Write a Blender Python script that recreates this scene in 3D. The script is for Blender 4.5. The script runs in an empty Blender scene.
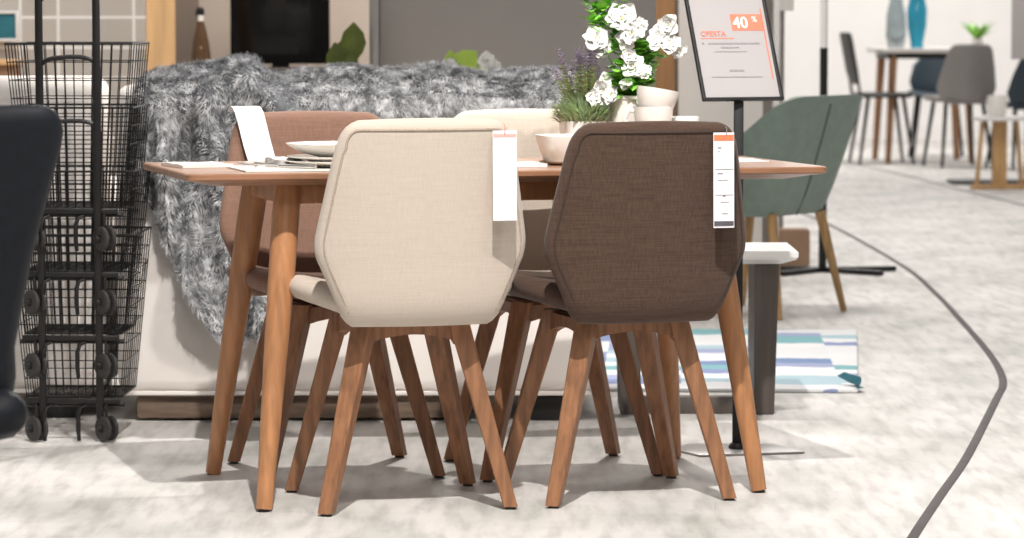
import bpy, bmesh, math, random
from mathutils import Vector, Matrix, noise
random.seed(7)
S = bpy.context.scene
C = S.collection
PI = math.pi

# ------------------------------------------------------------------ materials
def mat(name, col, rough=.6, metal=0, scale=None, amt=.12, stretch=(1, 1, 1), bump=0, bscale=200, spec=.5,
        sheen=0, transmission=0, coat=0, coord='Object', bstretch=(1, 1, 1), col2=None, detail=3):
    m = bpy.data.materials.new(name); m.use_nodes = True
    nt = m.node_tree; N = nt.nodes; L = nt.links
    b = N['Principled BSDF']
    b.inputs['Base Color'].default_value = (*col, 1)
    b.inputs['Roughness'].default_value = rough
    b.inputs['Metallic'].default_value = metal
    b.inputs['Specular IOR Level'].default_value = spec
    b.inputs['Sheen Weight'].default_value = sheen
    b.inputs['Transmission Weight'].default_value = transmission
    b.inputs['Coat Weight'].default_value = coat
    tc = N.new('ShaderNodeTexCoord')
    if scale:
        mp = N.new('ShaderNodeMapping'); mp.inputs['Scale'].default_value = stretch
        L.new(tc.outputs[coord], mp.inputs['Vector'])
        n = N.new('ShaderNodeTexNoise'); n.inputs['Scale'].default_value = scale; n.inputs['Detail'].default_value = detail
        L.new(mp.outputs[0], n.inputs['Vector'])
        r = N.new('ShaderNodeValToRGB')
        lo = col2 if col2 else tuple(c*(1-amt) for c in col)
        hi = col if col2 else tuple(min(1, c*(1+amt)) for c in col)
        r.color_ramp.elements[0].color = (*lo, 1); r.color_ramp.elements[0].position = .33
        r.color_ramp.elements[1].color = (*hi, 1); r.color_ramp.elements[1].position = .67
        L.new(n.outputs[0], r.inputs[0]); L.new(r.outputs[0], b.inputs['Base Color'])
    if bump:
        mp2 = N.new('ShaderNodeMapping'); mp2.inputs['Scale'].default_value = bstretch
        L.new(tc.outputs[coord], mp2.inputs['Vector'])
        n2 = N.new('ShaderNodeTexNoise'); n2.inputs['Scale'].default_value = bscale
        L.new(mp2.outputs[0], n2.inputs['Vector'])
        bp = N.new('ShaderNodeBump'); bp.inputs['Strength'].default_value = bump; bp.inputs['Distance'].default_value = .002
        L.new(n2.outputs[0], bp.inputs['Height']); L.new(bp.outputs[0], b.inputs['Normal'])
    return m

def weave(name, col, dark, strong=1.0, rough=.9):
    """linen: two sets of streaky threads, warp and weft"""
    m = bpy.data.materials.new(name); m.use_nodes = True
    nt = m.node_tree; N = nt.nodes; L = nt.links
    b = N['Principled BSDF']; b.inputs['Roughness'].default_value = rough; b.inputs['Specular IOR Level'].default_value = .2
    b.inputs['Sheen Weight'].default_value = .15
    tc = N.new('ShaderNodeTexCoord')
    outs = []
    for sc in ((14, 14, 420), (420, 420, 14)):
        mp = N.new('ShaderNodeMapping'); mp.inputs['Scale'].default_value = sc
        L.new(tc.outputs['Object'], mp.inputs['Vector'])
        n = N.new('ShaderNodeTexNoise'); n.inputs['Scale'].default_value = 1.0; n.inputs['Detail'].default_value = 2
        L.new(mp.outputs[0], n.inputs['Vector']); outs.append(n)
    ad = N.new('ShaderNodeMath'); ad.operation = 'ADD'
    L.new(outs[0].outputs[0], ad.inputs[0]); L.new(outs[1].outputs[0], ad.inputs[1])
    ml = N.new('ShaderNodeMath'); ml.operation = 'MULTIPLY'; ml.inputs[1].default_value = .5
    L.new(ad.outputs[0], ml.inputs[0])
    r = N.new('ShaderNodeValToRGB')
    r.color_ramp.elements[0].position = .36; r.color_ramp.elements[0].color = (*dark, 1)
    r.color_ramp.elements[1].position = .64; r.color_ramp.elements[1].color = (*col, 1)
    L.new(ml.outputs[0], r.inputs[0]); L.new(r.outputs[0], b.inputs['Base Color'])
    bp = N.new('ShaderNodeBump'); bp.inputs['Strength'].default_value = .35*strong; bp.inputs['Distance'].default_value = .002
    L.new(ml.outputs[0], bp.inputs['Height']); L.new(bp.outputs[0], b.inputs['Normal'])
    return m

def floor_mat():
    m = bpy.data.materials.new('pale_floor'); m.use_nodes = True
    nt = m.node_tree; N = nt.nodes; L = nt.links
    b = N['Principled BSDF']
    tc = N.new('ShaderNodeTexCoord')
    mp = N.new('ShaderNodeMapping'); mp.inputs['Rotation'].default_value = (0, 0, .06)
    L.new(tc.outputs['Object'], mp.inputs['Vector'])
    br = N.new('ShaderNodeTexBrick'); br.inputs['Scale'].default_value = 1
    br.inputs['Brick Width'].default_value = 1.3; br.inputs['Row Height'].default_value = .19
    br.inputs['Mortar Size'].default_value = .002; br.inputs['Mortar Smooth'].default_value = .3
    br.inputs['Color1'].default_value = (.585, .574, .559, 1); br.inputs['Color2'].default_value = (.55, .539, .524, 1)
    br.inputs['Mortar'].default_value = (.52, .51, .50, 1)
    L.new(mp.outputs[0], br.inputs['Vector'])
    def nz(sc, stre, lo, hi, a, c):
        q = N.new('ShaderNodeMapping'); q.inputs['Scale'].default_value = stre
        L.new(tc.outputs['Object'], q.inputs['Vector'])
        n = N.new('ShaderNodeTexNoise'); n.inputs['Scale'].default_value = sc; n.inputs['Detail'].default_value = 5
        L.new(q.outputs[0], n.inputs['Vector'])
        r = N.new('ShaderNodeValToRGB')
        r.color_ramp.elements[0].position = lo; r.color_ramp.elements[0].color = (*a, 1)
        r.color_ramp.elements[1].position = hi; r.color_ramp.elements[1].color = (*c, 1)
        L.new(n.outputs[0], r.inputs[0]); return r
    a = nz(4, (1, .55, 1), .36, .60, (.84, .845, .815), (1.12, 1.095, 1.085))
    c = nz(2.6, (10, 1.5, 1), .32, .56, (.74, .735, .73), (1.07, 1.07, 1.07))
    x1 = N.new('ShaderNodeMixRGB'); x1.blend_type = 'MULTIPLY'; x1.inputs[0].default_value = 1
    x2 = N.new('ShaderNodeMixRGB'); x2.blend_type = 'MULTIPLY'; x2.inputs[0].default_value = .8
    L.new(br.outputs[0], x1.inputs[1]); L.new(a.outputs[0], x1.inputs[2])
    L.new(x1.outputs[0], x2.inputs[1]); L.new(c.outputs[0], x2.inputs[2])
    L.new(x2.outputs[0], b.inputs['Base Color'])
    b.inputs['Roughness'].default_value = .5; b.inputs['Specular IOR Level'].default_value = .16
    return m

def tile_mat():
    m = bpy.data.materials.new('wall_tiles'); m.use_nodes = True
    nt = m.node_tree; N = nt.nodes; L = nt.links
    b = N['Principled BSDF']; b.inputs['Roughness'].default_value = .35
    tc = N.new('ShaderNodeTexCoord'); mp = N.new('ShaderNodeMapping')
    mp.inputs['Rotation'].default_value = (PI/2, 0, 0)
    L.new(tc.outputs['Object'], mp.inputs['Vector'])
    br = N.new('ShaderNodeTexBrick'); br.offset = 0; br.inputs['Scale'].default_value = 1
    br.inputs['Brick Width'].default_value = .15; br.inputs['Row Height'].default_value = .12
    br.inputs['Mortar Size'].default_value = .006
    br.inputs['Color1'].default_value = (.50, .455, .41, 1); br.inputs['Color2'].default_value = (.54, .495, .45, 1)
    br.inputs['Mortar'].default_value = (.86, .83, .8, 1)
    L.new(mp.outputs[0], br.inputs['Vector']); L.new(br.outputs[0], b.inputs['Base Color'])
    return m

def rug_mat():
    m = bpy.data.materials.new('dash_rug'); m.use_nodes = True
    nt = m.node_tree; N = nt.nodes; L = nt.links
    b = N['Principled BSDF']; b.inputs['Roughness'].default_value = .95; b.inputs['Specular IOR Level'].default_value = .1
    tc = N.new('ShaderNodeTexCoord')
    nz = N.new('ShaderNodeTexNoise'); nz.inputs['Scale'].default_value = 9
    L.new(tc.outputs['Object'], nz.inputs['Vector'])
    mx = N.new('ShaderNodeVectorMath'); mx.operation = 'MULTIPLY_ADD'
    mx.inputs[1].default_value = (.01, .09, 0)
    L.new(nz.outputs[1], mx.inputs[0]); L.new(tc.outputs['Object'], mx.inputs[2])
    br = N.new('ShaderNodeTexBrick'); br.offset = .4; br.offset_frequency = 2; br.squash = 1.0
    rt_ = N.new('ShaderNodeMapping'); rt_.inputs['Rotation'].default_value = (0, 0, PI/2+.05)
    br.inputs['Scale'].default_value = 1
    br.inputs['Brick Width'].default_value = .125; br.inputs['Row Height'].default_value = .235
    br.inputs['Mortar Size'].default_value = .0; br.inputs['Bias'].default_value = 0
    br.inputs['Color1'].default_value = (0, 0, 0, 1); br.inputs['Color2'].default_value = (1, 1, 1, 1)
    L.new(mx.outputs[0], rt_.inputs['Vector']); L.new(rt_.outputs[0], br.inputs['Vector'])
    r = N.new('ShaderNodeValToRGB'); r.color_ramp.interpolation = 'CONSTANT'
    e = r.color_ramp.elements
    e[0].position = 0; e[0].color = (.22, .30, .48, 1)
    e[1].position = .14; e[1].color = (.76, .76, .77, 1)
    for p_, c_ in ((.30, (.24, .46, .49)), (.42, (.78, .78, .79)), (.56, (.36, .40, .57)), (.66, (.80, .80, .81)), (.82, (.44, .58, .64)), (.91, (.28, .33, .52))):
        k = e.new(p_); k.color = (*c_, 1)
    L.new(br.outputs[0], r.inputs[0]); L.new(r.outputs[0], b.inputs['Base Color'])
    return m

M = {}
M['floor'] = floor_mat()
M['tile'] = tile_mat()
M['rug'] = rug_mat()
M['white_wall'] = mat('white_wall', (.86, .84, .82), .8, scale=3, amt=.02)
M['greige_wall'] = mat('greige_wall', (.58, .49, .41), .8, scale=2, amt=.05)
M['dark_greige'] = mat('dark_greige', (.24, .19, .15), .8, scale=2, amt=.05)
M['pale_panel'] = mat('pale_panel', (.78, .745, .71), .6, scale=1.5, amt=.04)
M['grey_panel'] = mat('grey_panel', (.33, .30, .28), .42, scale=1.2, amt=.06, metal=.3)
M['silver_edge'] = mat('silver_edge', (.36, .34, .33), .35, metal=.6, scale=4, amt=.05)
M['pine'] = mat('pine_post', (.66, .40, .19), .55, scale=3, stretch=(9, 9, .6), amt=.16)
M['orange_pine'] = mat('orange_pine', (.45, .23, .10), .55, scale=3, stretch=(9, 9, .6), amt=.16)
M['walnut'] = mat('walnut_top', (.31, .152, .084), .38, scale=5, stretch=(1.2, 11, 11), amt=.24, bump=.05, bscale=60, bstretch=(1, 8, 8), coat=.15)
M['walnut_leg'] = mat('walnut_leg', (.42, .195, .085), .4, scale=4, stretch=(14, 14, 1.1), amt=.2, coat=.15)
M['chair_leg'] = mat('chair_leg_wood', (.275, .128, .062), .45, scale=4, stretch=(16, 16, 1.4), amt=.3, bump=.05)
M['oak'] = mat('oak_leg', (.50, .30, .13), .5, scale=4, stretch=(14, 14, 1.2), amt=.2)
M['beige'] = weave('beige_linen', (.61, .53, .455), (.55, .475, .40), .5)
M['beige_trim'] = mat('beige_piping', (.44, .36, .29), .9, scale=150, amt=.1)
M['brown'] = weave('brown_linen', (.10, .061, .044), (.062, .036, .026), 1.0)
M['brown_trim'] = mat('brown_piping', (.05, .03, .021), .8, scale=150, amt=.15)
M['tan_brown'] = weave('pale_brown_linen', (.25, .145, .105), (.19, .11, .08))
M['white_cloth'] = mat('white_slipcover', (.80, .75, .71), .9, scale=6, amt=.02, bump=.15, bscale=90, spec=.2)
M['white_cushion'] = mat('white_cushion', (.82, .79, .76), .9, scale=6, amt=.03, bump=.15, bscale=90, spec=.2)
M['black_foot'] = mat('black_foot', (.012, .011, .011), .5, scale=20, amt=.1)
M['china'] = mat('white_china', (.82, .79, .74), .25, scale=8, amt=.015, coat=.3)
M['paper'] = mat('white_paper', (.83, .82, .84), .7, scale=12, amt=.015)
M['napkin'] = mat('white_napkin', (.84, .80, .74), .85, scale=30, amt=.03)
M['silver_cloth'] = mat('silver_cloth', (.55, .53, .52), .35, metal=.5, scale=60, amt=.35)
M['steel'] = mat('steel', (.62, .6, .58), .28, metal=1, scale=40, amt=.08)
M['black_metal'] = mat('black_metal', (.014, .014, .015), .45, metal=.3, scale=25, amt=.15)
M['wire'] = mat('black_wire', (.012, .011, .011), .42, metal=.3, scale=30, amt=.2)
M['rubber'] = mat('dark_rubber', (.03, .028, .027), .6, scale=30, amt=.2)
M['navy_leather'] = mat('navy_leather', (.010, .013, .020), .55, scale=60, amt=.15, bump=.1, bscale=150)
M['white_lacquer'] = mat('white_lacquer', (.82, .81, .80), .3, scale=5, amt=.01)
M['dark_slab'] = mat('dark_taupe_wood', (.085, .068, .058), .5, scale=4, stretch=(12, 12, 1), amt=.2)
M['plinth_wood'] = mat('brown_plank', (.15, .105, .075), .6, scale=4, stretch=(1.5, 12, 12), amt=.4)
M['green_felt'] = mat('grey_green_felt', (.25, .315, .268), .95, scale=25, amt=.06, bump=.1, bscale=300, sheen=.2)
M['green_trim'] = mat('dark_green_seam', (.09, .11, .095), .95, scale=60, amt=.1)
M['card'] = mat('brown_cardboard', (.30, .19, .12), .8, scale=10, amt=.1)
M['grey_line'] = mat('grey_floor_line', (.085, .075, .075), .8, scale=8, amt=.12)
M['orange'] = mat('orange_print', (.80, .21, .09), .7, scale=20, amt=.03)
M['salmon'] = mat('salmon_print', (.78, .20, .12), .7, scale=20, amt=.03)
M['pink_print'] = mat('pale_pink_print', (.74, .42, .38), .7, scale=20, amt=.03)
M['grey_ink'] = mat('grey_ink', (.27, .26, .265), .8, scale=50, amt=.1)
M['pale_ink'] = mat('pale_ink', (.58, .56, .57), .8, scale=50, amt=.06)
M['dark_ink'] = mat('dark_ink', (.10, .09, .11), .8, scale=50, amt=.1)
M['poster'] = mat('poster_paper', (.40, .375, .375), .35, scale=3, amt=.03)
M['leaf'] = mat('fresh_leaf', (.22, .52, .06), .5, scale=18, amt=.3)
M['olive_leaf'] = mat('olive_leaf', (.075, .10, .008), .4, scale=10, amt=.3)
M['lime_leaf'] = mat('lime_leaf', (.36, .52, .07), .5, scale=10, amt=.2)
M['sage'] = mat('sage_leaf', (.44, .54, .32), .7, scale=18, amt=.25)
M['lavender'] = mat('lavender_bud', (.36, .29, .46), .8, scale=50, amt=.2)
M['stem'] = mat('pale_stem', (.42, .42, .20), .7, scale=30, amt=.2)
M['petal'] = mat('white_petal', (.78, .78, .75), .6, scale=25, amt=.03)
M['pollen'] = mat('yellow_centre', (.62, .58, .22), .7, scale=40, amt=.1)
M['screen'] = mat('black_screen', (.004, .004, .004), .12, spec=.2, scale=3, amt=.1)
M['bottle'] = mat('brown_glass', (.09, .045, .02), .08, scale=6, amt=.2, coat=.5)
M['teal'] = mat('teal_print', (.02, .16, .21), .6, scale=6, amt=.2)
M['blue_glass'] = mat('blue_glass', (.03, .40, .60), .1, scale=4, amt=.15, coat=.5)
M['clear_glass'] = mat('pale_glass', (.70, .78, .80), .08, scale=4, amt=.03, transmission=.6)
M['grey_shell'] = mat('grey_plastic', (.28, .262, .248), .45, scale=6, amt=.05)
M['dark_shell'] = mat('dark_grey_plastic', (.03, .028, .027), .5, scale=6, amt=.06)
M['navy_shell'] = mat('navy_plastic', (.018, .035, .05), .45, scale=6, amt=.1)
M['lilac_board'] = mat('lilac_grey_board', (.42, .385, .385), .7, scale=3, amt=.03)
M['crate'] = mat('brown_crate', (.28, .15, .08), .7, scale=4, stretch=(1, 1, 10), amt=.25)
M['shade'] = mat('white_lamp_shade', (.84, .82, .79), .8, scale=60, amt=.02)
def fur_mat():
    m = bpy.data.materials.new('grey_fur'); m.use_nodes = True
    N = m.node_tree.nodes; L = m.node_tree.links; b = N['Principled BSDF']
    b.inputs['Roughness'].default_value = .8; b.inputs['Specular IOR Level'].default_value = .25
    tc = N.new('ShaderNodeTexCoord')
    n = N.new('ShaderNodeTexNoise'); n.inputs['Scale'].default_value = 38; n.inputs['Detail'].default_value = 3
    L.new(tc.outputs['Object'], n.inputs['Vector'])
    r = N.new('ShaderNodeValToRGB')
    r.color_ramp.elements[0].position = .35; r.color_ramp.elements[0].color = (.21, .215, .225, 1)
    r.color_ramp.elements[1].position = .66; r.color_ramp.elements[1].color = (.74, .74, .75, 1)
    L.new(n.outputs[0], r.inputs[0]); L.new(r.outputs[0], b.inputs['Base Color'])
    return m
M['fur'] = fur_mat()
M['fur_base'] = mat('grey_fur_backing', (.12, .125, .135), .95, scale=40, amt=.25)

# ------------------------------------------------------------------ mesh helpers
def obj(name, bm, m, parent=None, smooth=True, autosmooth=None):
    me = bpy.data.meshes.new(name)
    bmesh.ops.recalc_face_normals(bm, faces=bm.faces)
    bm.to_mesh(me); bm.free()
    ms = m if isinstance(m, (list, tuple)) else [m]
    for q in ms: me.materials.append(M[q])
    for p in me.polygons: p.use_smooth = smooth
    o = bpy.data.objects.new(name, me); C.objects.link(o)
    if smooth: me.set_sharp_from_angle(angle=math.radians(autosmooth or 38))
    if parent: o.parent = parent
    return o
def tag(o, label, cat, group=None):
    o['label'] = label; o['category'] = cat
    if group: o['group'] = group
    return o
def thing(name, label, cat, loc=(0, 0, 0), rz=0, group=None):
    o = bpy.data.objects.new(name, None); C.objects.link(o)
    o.empty_display_size = .1
    o.location = loc; o.rotation_euler = (0, 0, rz)
    return tag(o, label, cat, group)
def struct(name, bm, m, smooth=False):
    o = obj(name, bm, m, None, smooth); o['kind'] = 'structure'; return o
def add(bm, verts, faces, mi=0):
    vs = [bm.verts.new(v) for v in verts]
    for f in faces:
        try:
            q = bm.faces.new([vs[i] for i in f]); q.material_index = mi
        except ValueError: pass
    return vs
def box(bm, c, s, bev=0, rot=None, mi=0, seg=2):
    t = bmesh.new()
    bmesh.ops.create_cube(t, size=1)
    bmesh.ops.scale(t, vec=s, verts=t.verts)
    if bev: bmesh.ops.bevel(t, geom=list(t.edges), offset=bev, segments=seg, profile=.5, affect='EDGES')
    if rot: bmesh.ops.rotate(t, cent=(0, 0, 0), matrix=rot, verts=t.verts)
    bmesh.ops.translate(t, vec=c, verts=t.verts)
    merge(bm, t, mi)
def merge(bm, t, mi=0):
    t.verts.index_update()
    vs = [bm.verts.new(v.co) for v in t.verts]
    for f in t.faces:
        q = bm.faces.new([vs[v.index] for v in f.verts]); q.material_index = mi
    t.free()
def tube(bm, pts, r, n=8, cap=True, mi=0, twist=0):
    """tube along points; r a number or list"""
    pts = [Vector(p) for p in pts]; k = len(pts)
    rs = r if isinstance(r, (list, tuple)) else [r]*k
    rings = []; up = None
    for i, p in enumerate(pts):
        d = (pts[min(i+1, k-1)]-pts[max(i-1, 0)]).normalized()
        if up is None:
            up = Vector((0, 0, 1)) if abs(d.z) < .9 else Vector((1, 0, 0))
        a = d.cross(up).normalized(); up = a.cross(d).normalized()
        rings.append([bm.verts.new(p+(a*math.cos(t)+up*math.sin(t))*rs[i]) for t in [2*PI*j/n+twist for j in range(n)]])
    for i in range(k-1):
        for j in range(n):
            f = bm.faces.new((rings[i][j], rings[i][(j+1) % n], rings[i+1][(j+1) % n], rings[i+1][j])); f.material_index = mi
    if cap:
        for q in (rings[0][::-1], rings[-1]):
            f = bm.faces.new(q); f.material_index = mi
def lathe(bm, prof, c=(0, 0, 0), n=32, mi=0, tilt=None):
    c = Vector(c); rings = []
    for r, z in prof:
        if r < 1e-5: ps = [Vector((0, 0, z))]
        else: ps = [Vector((r*math.cos(2*PI*j/n), r*math.sin(2*PI*j/n), z)) for j in range(n)]
        if tilt: ps = [tilt @ p for p in ps]
        rings.append([bm.verts.new(c+p) for p in ps])
    for a, b in zip(rings, rings[1:]):
        for j in range(n):
            j2 = (j+1) % n
            if len(a) == 1 and len(b) == 1: continue
            if len(a) == 1: f = bm.faces.new((a[0], b[j2], b[j]))
            elif len(b) == 1: f = bm.faces.new((a[j], a[j2], b[0]))
            else: f = bm.faces.new((a[j], a[j2], b[j2], b[j]))
            f.material_index = mi
def taper(bm, top, bot, st, sb, rot=0, mi=0, ch=.15):
    """square tapered leg with chamfered edges from top to bottom"""
    top, bot = Vector(top), Vector(bot)
    rings = []
    for p, s in ((top, st), (bot, sb)):
        h = s/2; k = h*(1-ch*2)
        loop = [(h, -k), (h, k), (k, h), (-k, h), (-h, k), (-h, -k), (-k, -h), (k, -h)]
        cr, sr = math.cos(rot), math.sin(rot)
        rings.append([bm.verts.new(p+Vector((x*cr-y*sr, x*sr+y*cr, 0))) for x, y in loop])
    for j in range(8):
        f = bm.faces.new((rings[0][j], rings[0][(j+1) % 8], rings[1][(j+1) % 8], rings[1][j])); f.material_index = mi
    bm.faces.new(rings[0]); bm.faces.new(rings[1][::-1])
def prism(bm, poly, z0, z1, bev=0, mi=0, seg=2):
    t = bmesh.new()
    a = [t.verts.new((x, y, z0)) for x, y in poly]; b = [t.verts.new((x, y, z1)) for x, y in poly]
    n = len(poly)
    t.faces.new(a[::-1]); t.faces.new(b)
    for i in range(n): t.faces.new((a[i], a[(i+1) % n], b[(i+1) % n], b[i]))
    if bev: bmesh.ops.bevel(t, geom=list(t.edges), offset=bev, segments=seg, profile=.5, affect='EDGES')
    merge(bm, t, mi)
def interp(keys, t):
    if t <= keys[0][0]: return keys[0][1]
    for (a, x), (b, y) in zip(keys, keys[1:]):
        if t <= b: return x+(y-x)*(t-a)/(b-a)
    return keys[-1][1]
def pillow(bm, rows, ncol, fn, T):
    """closed padded shell. rows: parameter list, fn(u, r)->Vector mid surface, T half thickness"""
    us = [math.sin(PI/2*(-1+2*i/(ncol-1))) for i in range(ncol)]
    R = len(rows)
    mid = [[fn(u, r) for u in us] for r in rows]
    def nrm(i, j):
        a = mid[i][min(j+1, ncol-1)]-mid[i][max(j-1, 0)]
        b = mid[min(i+1, R-1)][j]-mid[max(i-1, 0)][j]
        return a.cross(b).normalized()
    L_ = [[0]*ncol for _ in range(R)]
    acc = [0]
    c0 = ncol//2
    for i in range(1, R): acc.append(acc[-1]+(mid[i][c0]-mid[i-1][c0]).length)
    tot = acc[-1]
    F, B = [], []
    for i in range(R):
        f, b = [], []
        e1 = min(acc[i], tot-acc[i])
        hw = (mid[i][-1]-mid[i][0]).length/2
        for j in range(ncol):
            e2 = hw*(1-abs(us[j]))
            e = min(e1, e2); q = min(1, e/(T*1.3))
            t = T*math.sqrt(max(0, 1-(1-q)**2))
            n = nrm(i, j)
            edge = i in (0, R-1) or j in (0, ncol-1)
            if edge:
                v = bm.verts.new(mid[i][j]); f.append(v); b.append(v)
            else:
                f.append(bm.verts.new(mid[i][j]+n*t)); b.append(bm.verts.new(mid[i][j]-n*t))
        F.append(f); B.append(b)
    for G_, rev in ((F, 0), (B, 1)):
        for i in range(R-1):
            for j in range(ncol-1):
                q = [G_[i][j], G_[i][j+1], G_[i+1][j+1], G_[i+1][j]]
                if rev: q.reverse()
                q2 = []
                for v in q:
                    if v not in q2: q2.append(v)
                try: bm.faces.new(q2)
                except ValueError: pass
def text(name, s, size, m, parent, mtx, sx=1, bold=0):
    cu = bpy.data.curves.new(name, 'FONT'); cu.body = s; cu.size = size; cu.extrude = .0004; cu.offset = bold
    cu.align_x = 'LEFT'; cu.align_y = 'BOTTOM_BASELINE'
    o = bpy.data.objects.new(name+'_curve', cu); C.objects.link(o)
    dg = bpy.context.evaluated_depsgraph_get(); dg.update()
    me = bpy.data.meshes.new_from_object(o.evaluated_get(dg))
    bpy.data.objects.remove(o); bpy.data.curves.remove(cu)
    me.transform(mtx @ Matrix.Diagonal((sx, 1, 1, 1)))
    me.materials.clear(); me.materials.append(M[m])
    q = bpy.data.objects.new(name, me); C.objects.link(q); q.parent = parent
    return q

# ------------------------------------------------------------------ setting
bm = bmesh.new(); box(bm, (1.0, 17, -.05), (16, 27, .1)); struct('floor', bm, 'floor')
bm = bmesh.new(); box(bm, (2.5, 29.8, 2.0), (14, .2, 4)); struct('wall_back', bm, 'white_wall')
bm = bmesh.new(); box(bm, (2.9, 29.66, .06), (13, .05, .12)); struct('baseboard_back', bm, 'white_wall')
# display room behind the sofa
bm = bmesh.new(); box(bm, (-1.115, 14.6, 1.3), (4.17, .1, 2.6)); struct('wall_display', bm, 'greige_wall')
bm = bmesh.new(); box(bm, (-2.24, 13.6, 1.3), (1.57, .08, 2.6), rot=None); struct('wall_tiled', bm, 'tile')
bm = bmesh.new(); box(bm, (-1.356, 13.2, 1.3), (.106, .08, 2.6), .004); struct('trim_1', bm, 'pine')
bm = bmesh.new(); box(bm, (-1.375, 14.45, 1.3), (.10, .04, 2.6)); struct('trim_2', bm, 'dark_greige')
bm = bmesh.new(); box(bm, (.555, 13.0, 1.3), (.125, .08, 2.6), .004); struct('trim_3', bm, 'orange_pine')
bm = bmesh.new(); box(bm, (.625, 13.06, 1.3), (.02, .04, 2.6)); struct('trim_4', bm, 'dark_greige')
bm = bmesh.new(); box(bm, (.80, 13.3, 1.3), (.35, .06, 2.6)); struct('wall_partition', bm, 'pale_panel')
# curved grey line over the floor
def ribbon(name, pts, w, h, m):
    bm = bmesh.new()
    P = []
    for i in range(len(pts)-1):
        p0 = Vector(pts[max(i-1, 0)]); p1 = Vector(pts[i]); p2 = Vector(pts[i+1]); p3 = Vector(pts[min(i+2, len(pts)-1)])
        for s in range(8):
            t = s/8
            P.append(.5*((2*p1)+(p2-p0)*t+(2*p0-5*p1+4*p2-p3)*t*t+(3*p1-p0-3*p2+p3)*t**3))
    P.append(Vector(pts[-1]))
    rows = []
    for i, p in enumerate(P):
        d = (P[min(i+1, len(P)-1)]-P[max(i-1, 0)]).normalized(); n = Vector((-d.y, d.x))
        rows.append([bm.verts.new((p.x+n.x*w/2*s, p.y+n.y*w/2*s, z)) for s, z in ((-1, .0003), (-.8, h), (.8, h), (1, .0003))])
    for a, b in zip(rows, rows[1:]):
        for j in range(3): bm.faces.new((a[j], a[j+1], b[j+1], b[j]))
    return obj(name, bm, m, None)
o = ribbon('floor_line', [(1.55, 19.2), (1.652, 17.7), (1.70, 14.85), (1.66, 13.3), (1.607, 12.18), (1.555, 11.2), (1.51, 10.55), (1.455, 10.05), (1.375, 9.63), (1.128, 8.39), (.975, 7.7), (.846, 7.11), (.72, 6.5)], .024, .002, 'grey_line')
tag(o, 'dark grey curved line running over the pale floor at right', 'floor line')
o = ribbon('floor_seam', [(2.35, 26.5), (2.60, 23.9), (2.94, 19.5), (3.3, 16)], .03, .0015, 'grey_line')
tag(o, 'thin grey seam in the floor leading away beneath the round pale stool', 'floor line')

# ------------------------------------------------------------------ dining chairs
BACK = [(.416, .140), (.420, .154), (.428, .166), (.441, .177), (.565, .231), (.58, .2345), (.597, .2355), (.615, .234), (.785, .203), (.805, .1985), (.824, .193), (.839, .186), (.851, .177), (.859, .166), (.864, .154), (.866, .142)]
def back_fn(u, z):
    w = interp(BACK, z); x = u*w
    y = -.232-.055*(z-.40)/.45+(1.0-.5*(z-.4))*x*x
    y += .02*max(0, (.476-z)/.06)**1.5
    zz = z + (.004*(1-u*u) if z > .858 else 0)
    return Vector((x, y, zz))
SEATW = [(-.235, .135), (-.228, .152), (-.21, .168), (-.06, .246), (-.03, .254), (.0, .255), (.14, .230), (.18, .212), (.205, .196), (.22, .176), (.226, .155)]
def seat_fn(u, y):
    x = u*interp(SEATW, y)
    t = (y+.235)/.46
    z = .441+.016*math.sin(t*PI*.62)+.85*x*x*(1-.45*t)
    return Vector((x, y, z))
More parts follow.
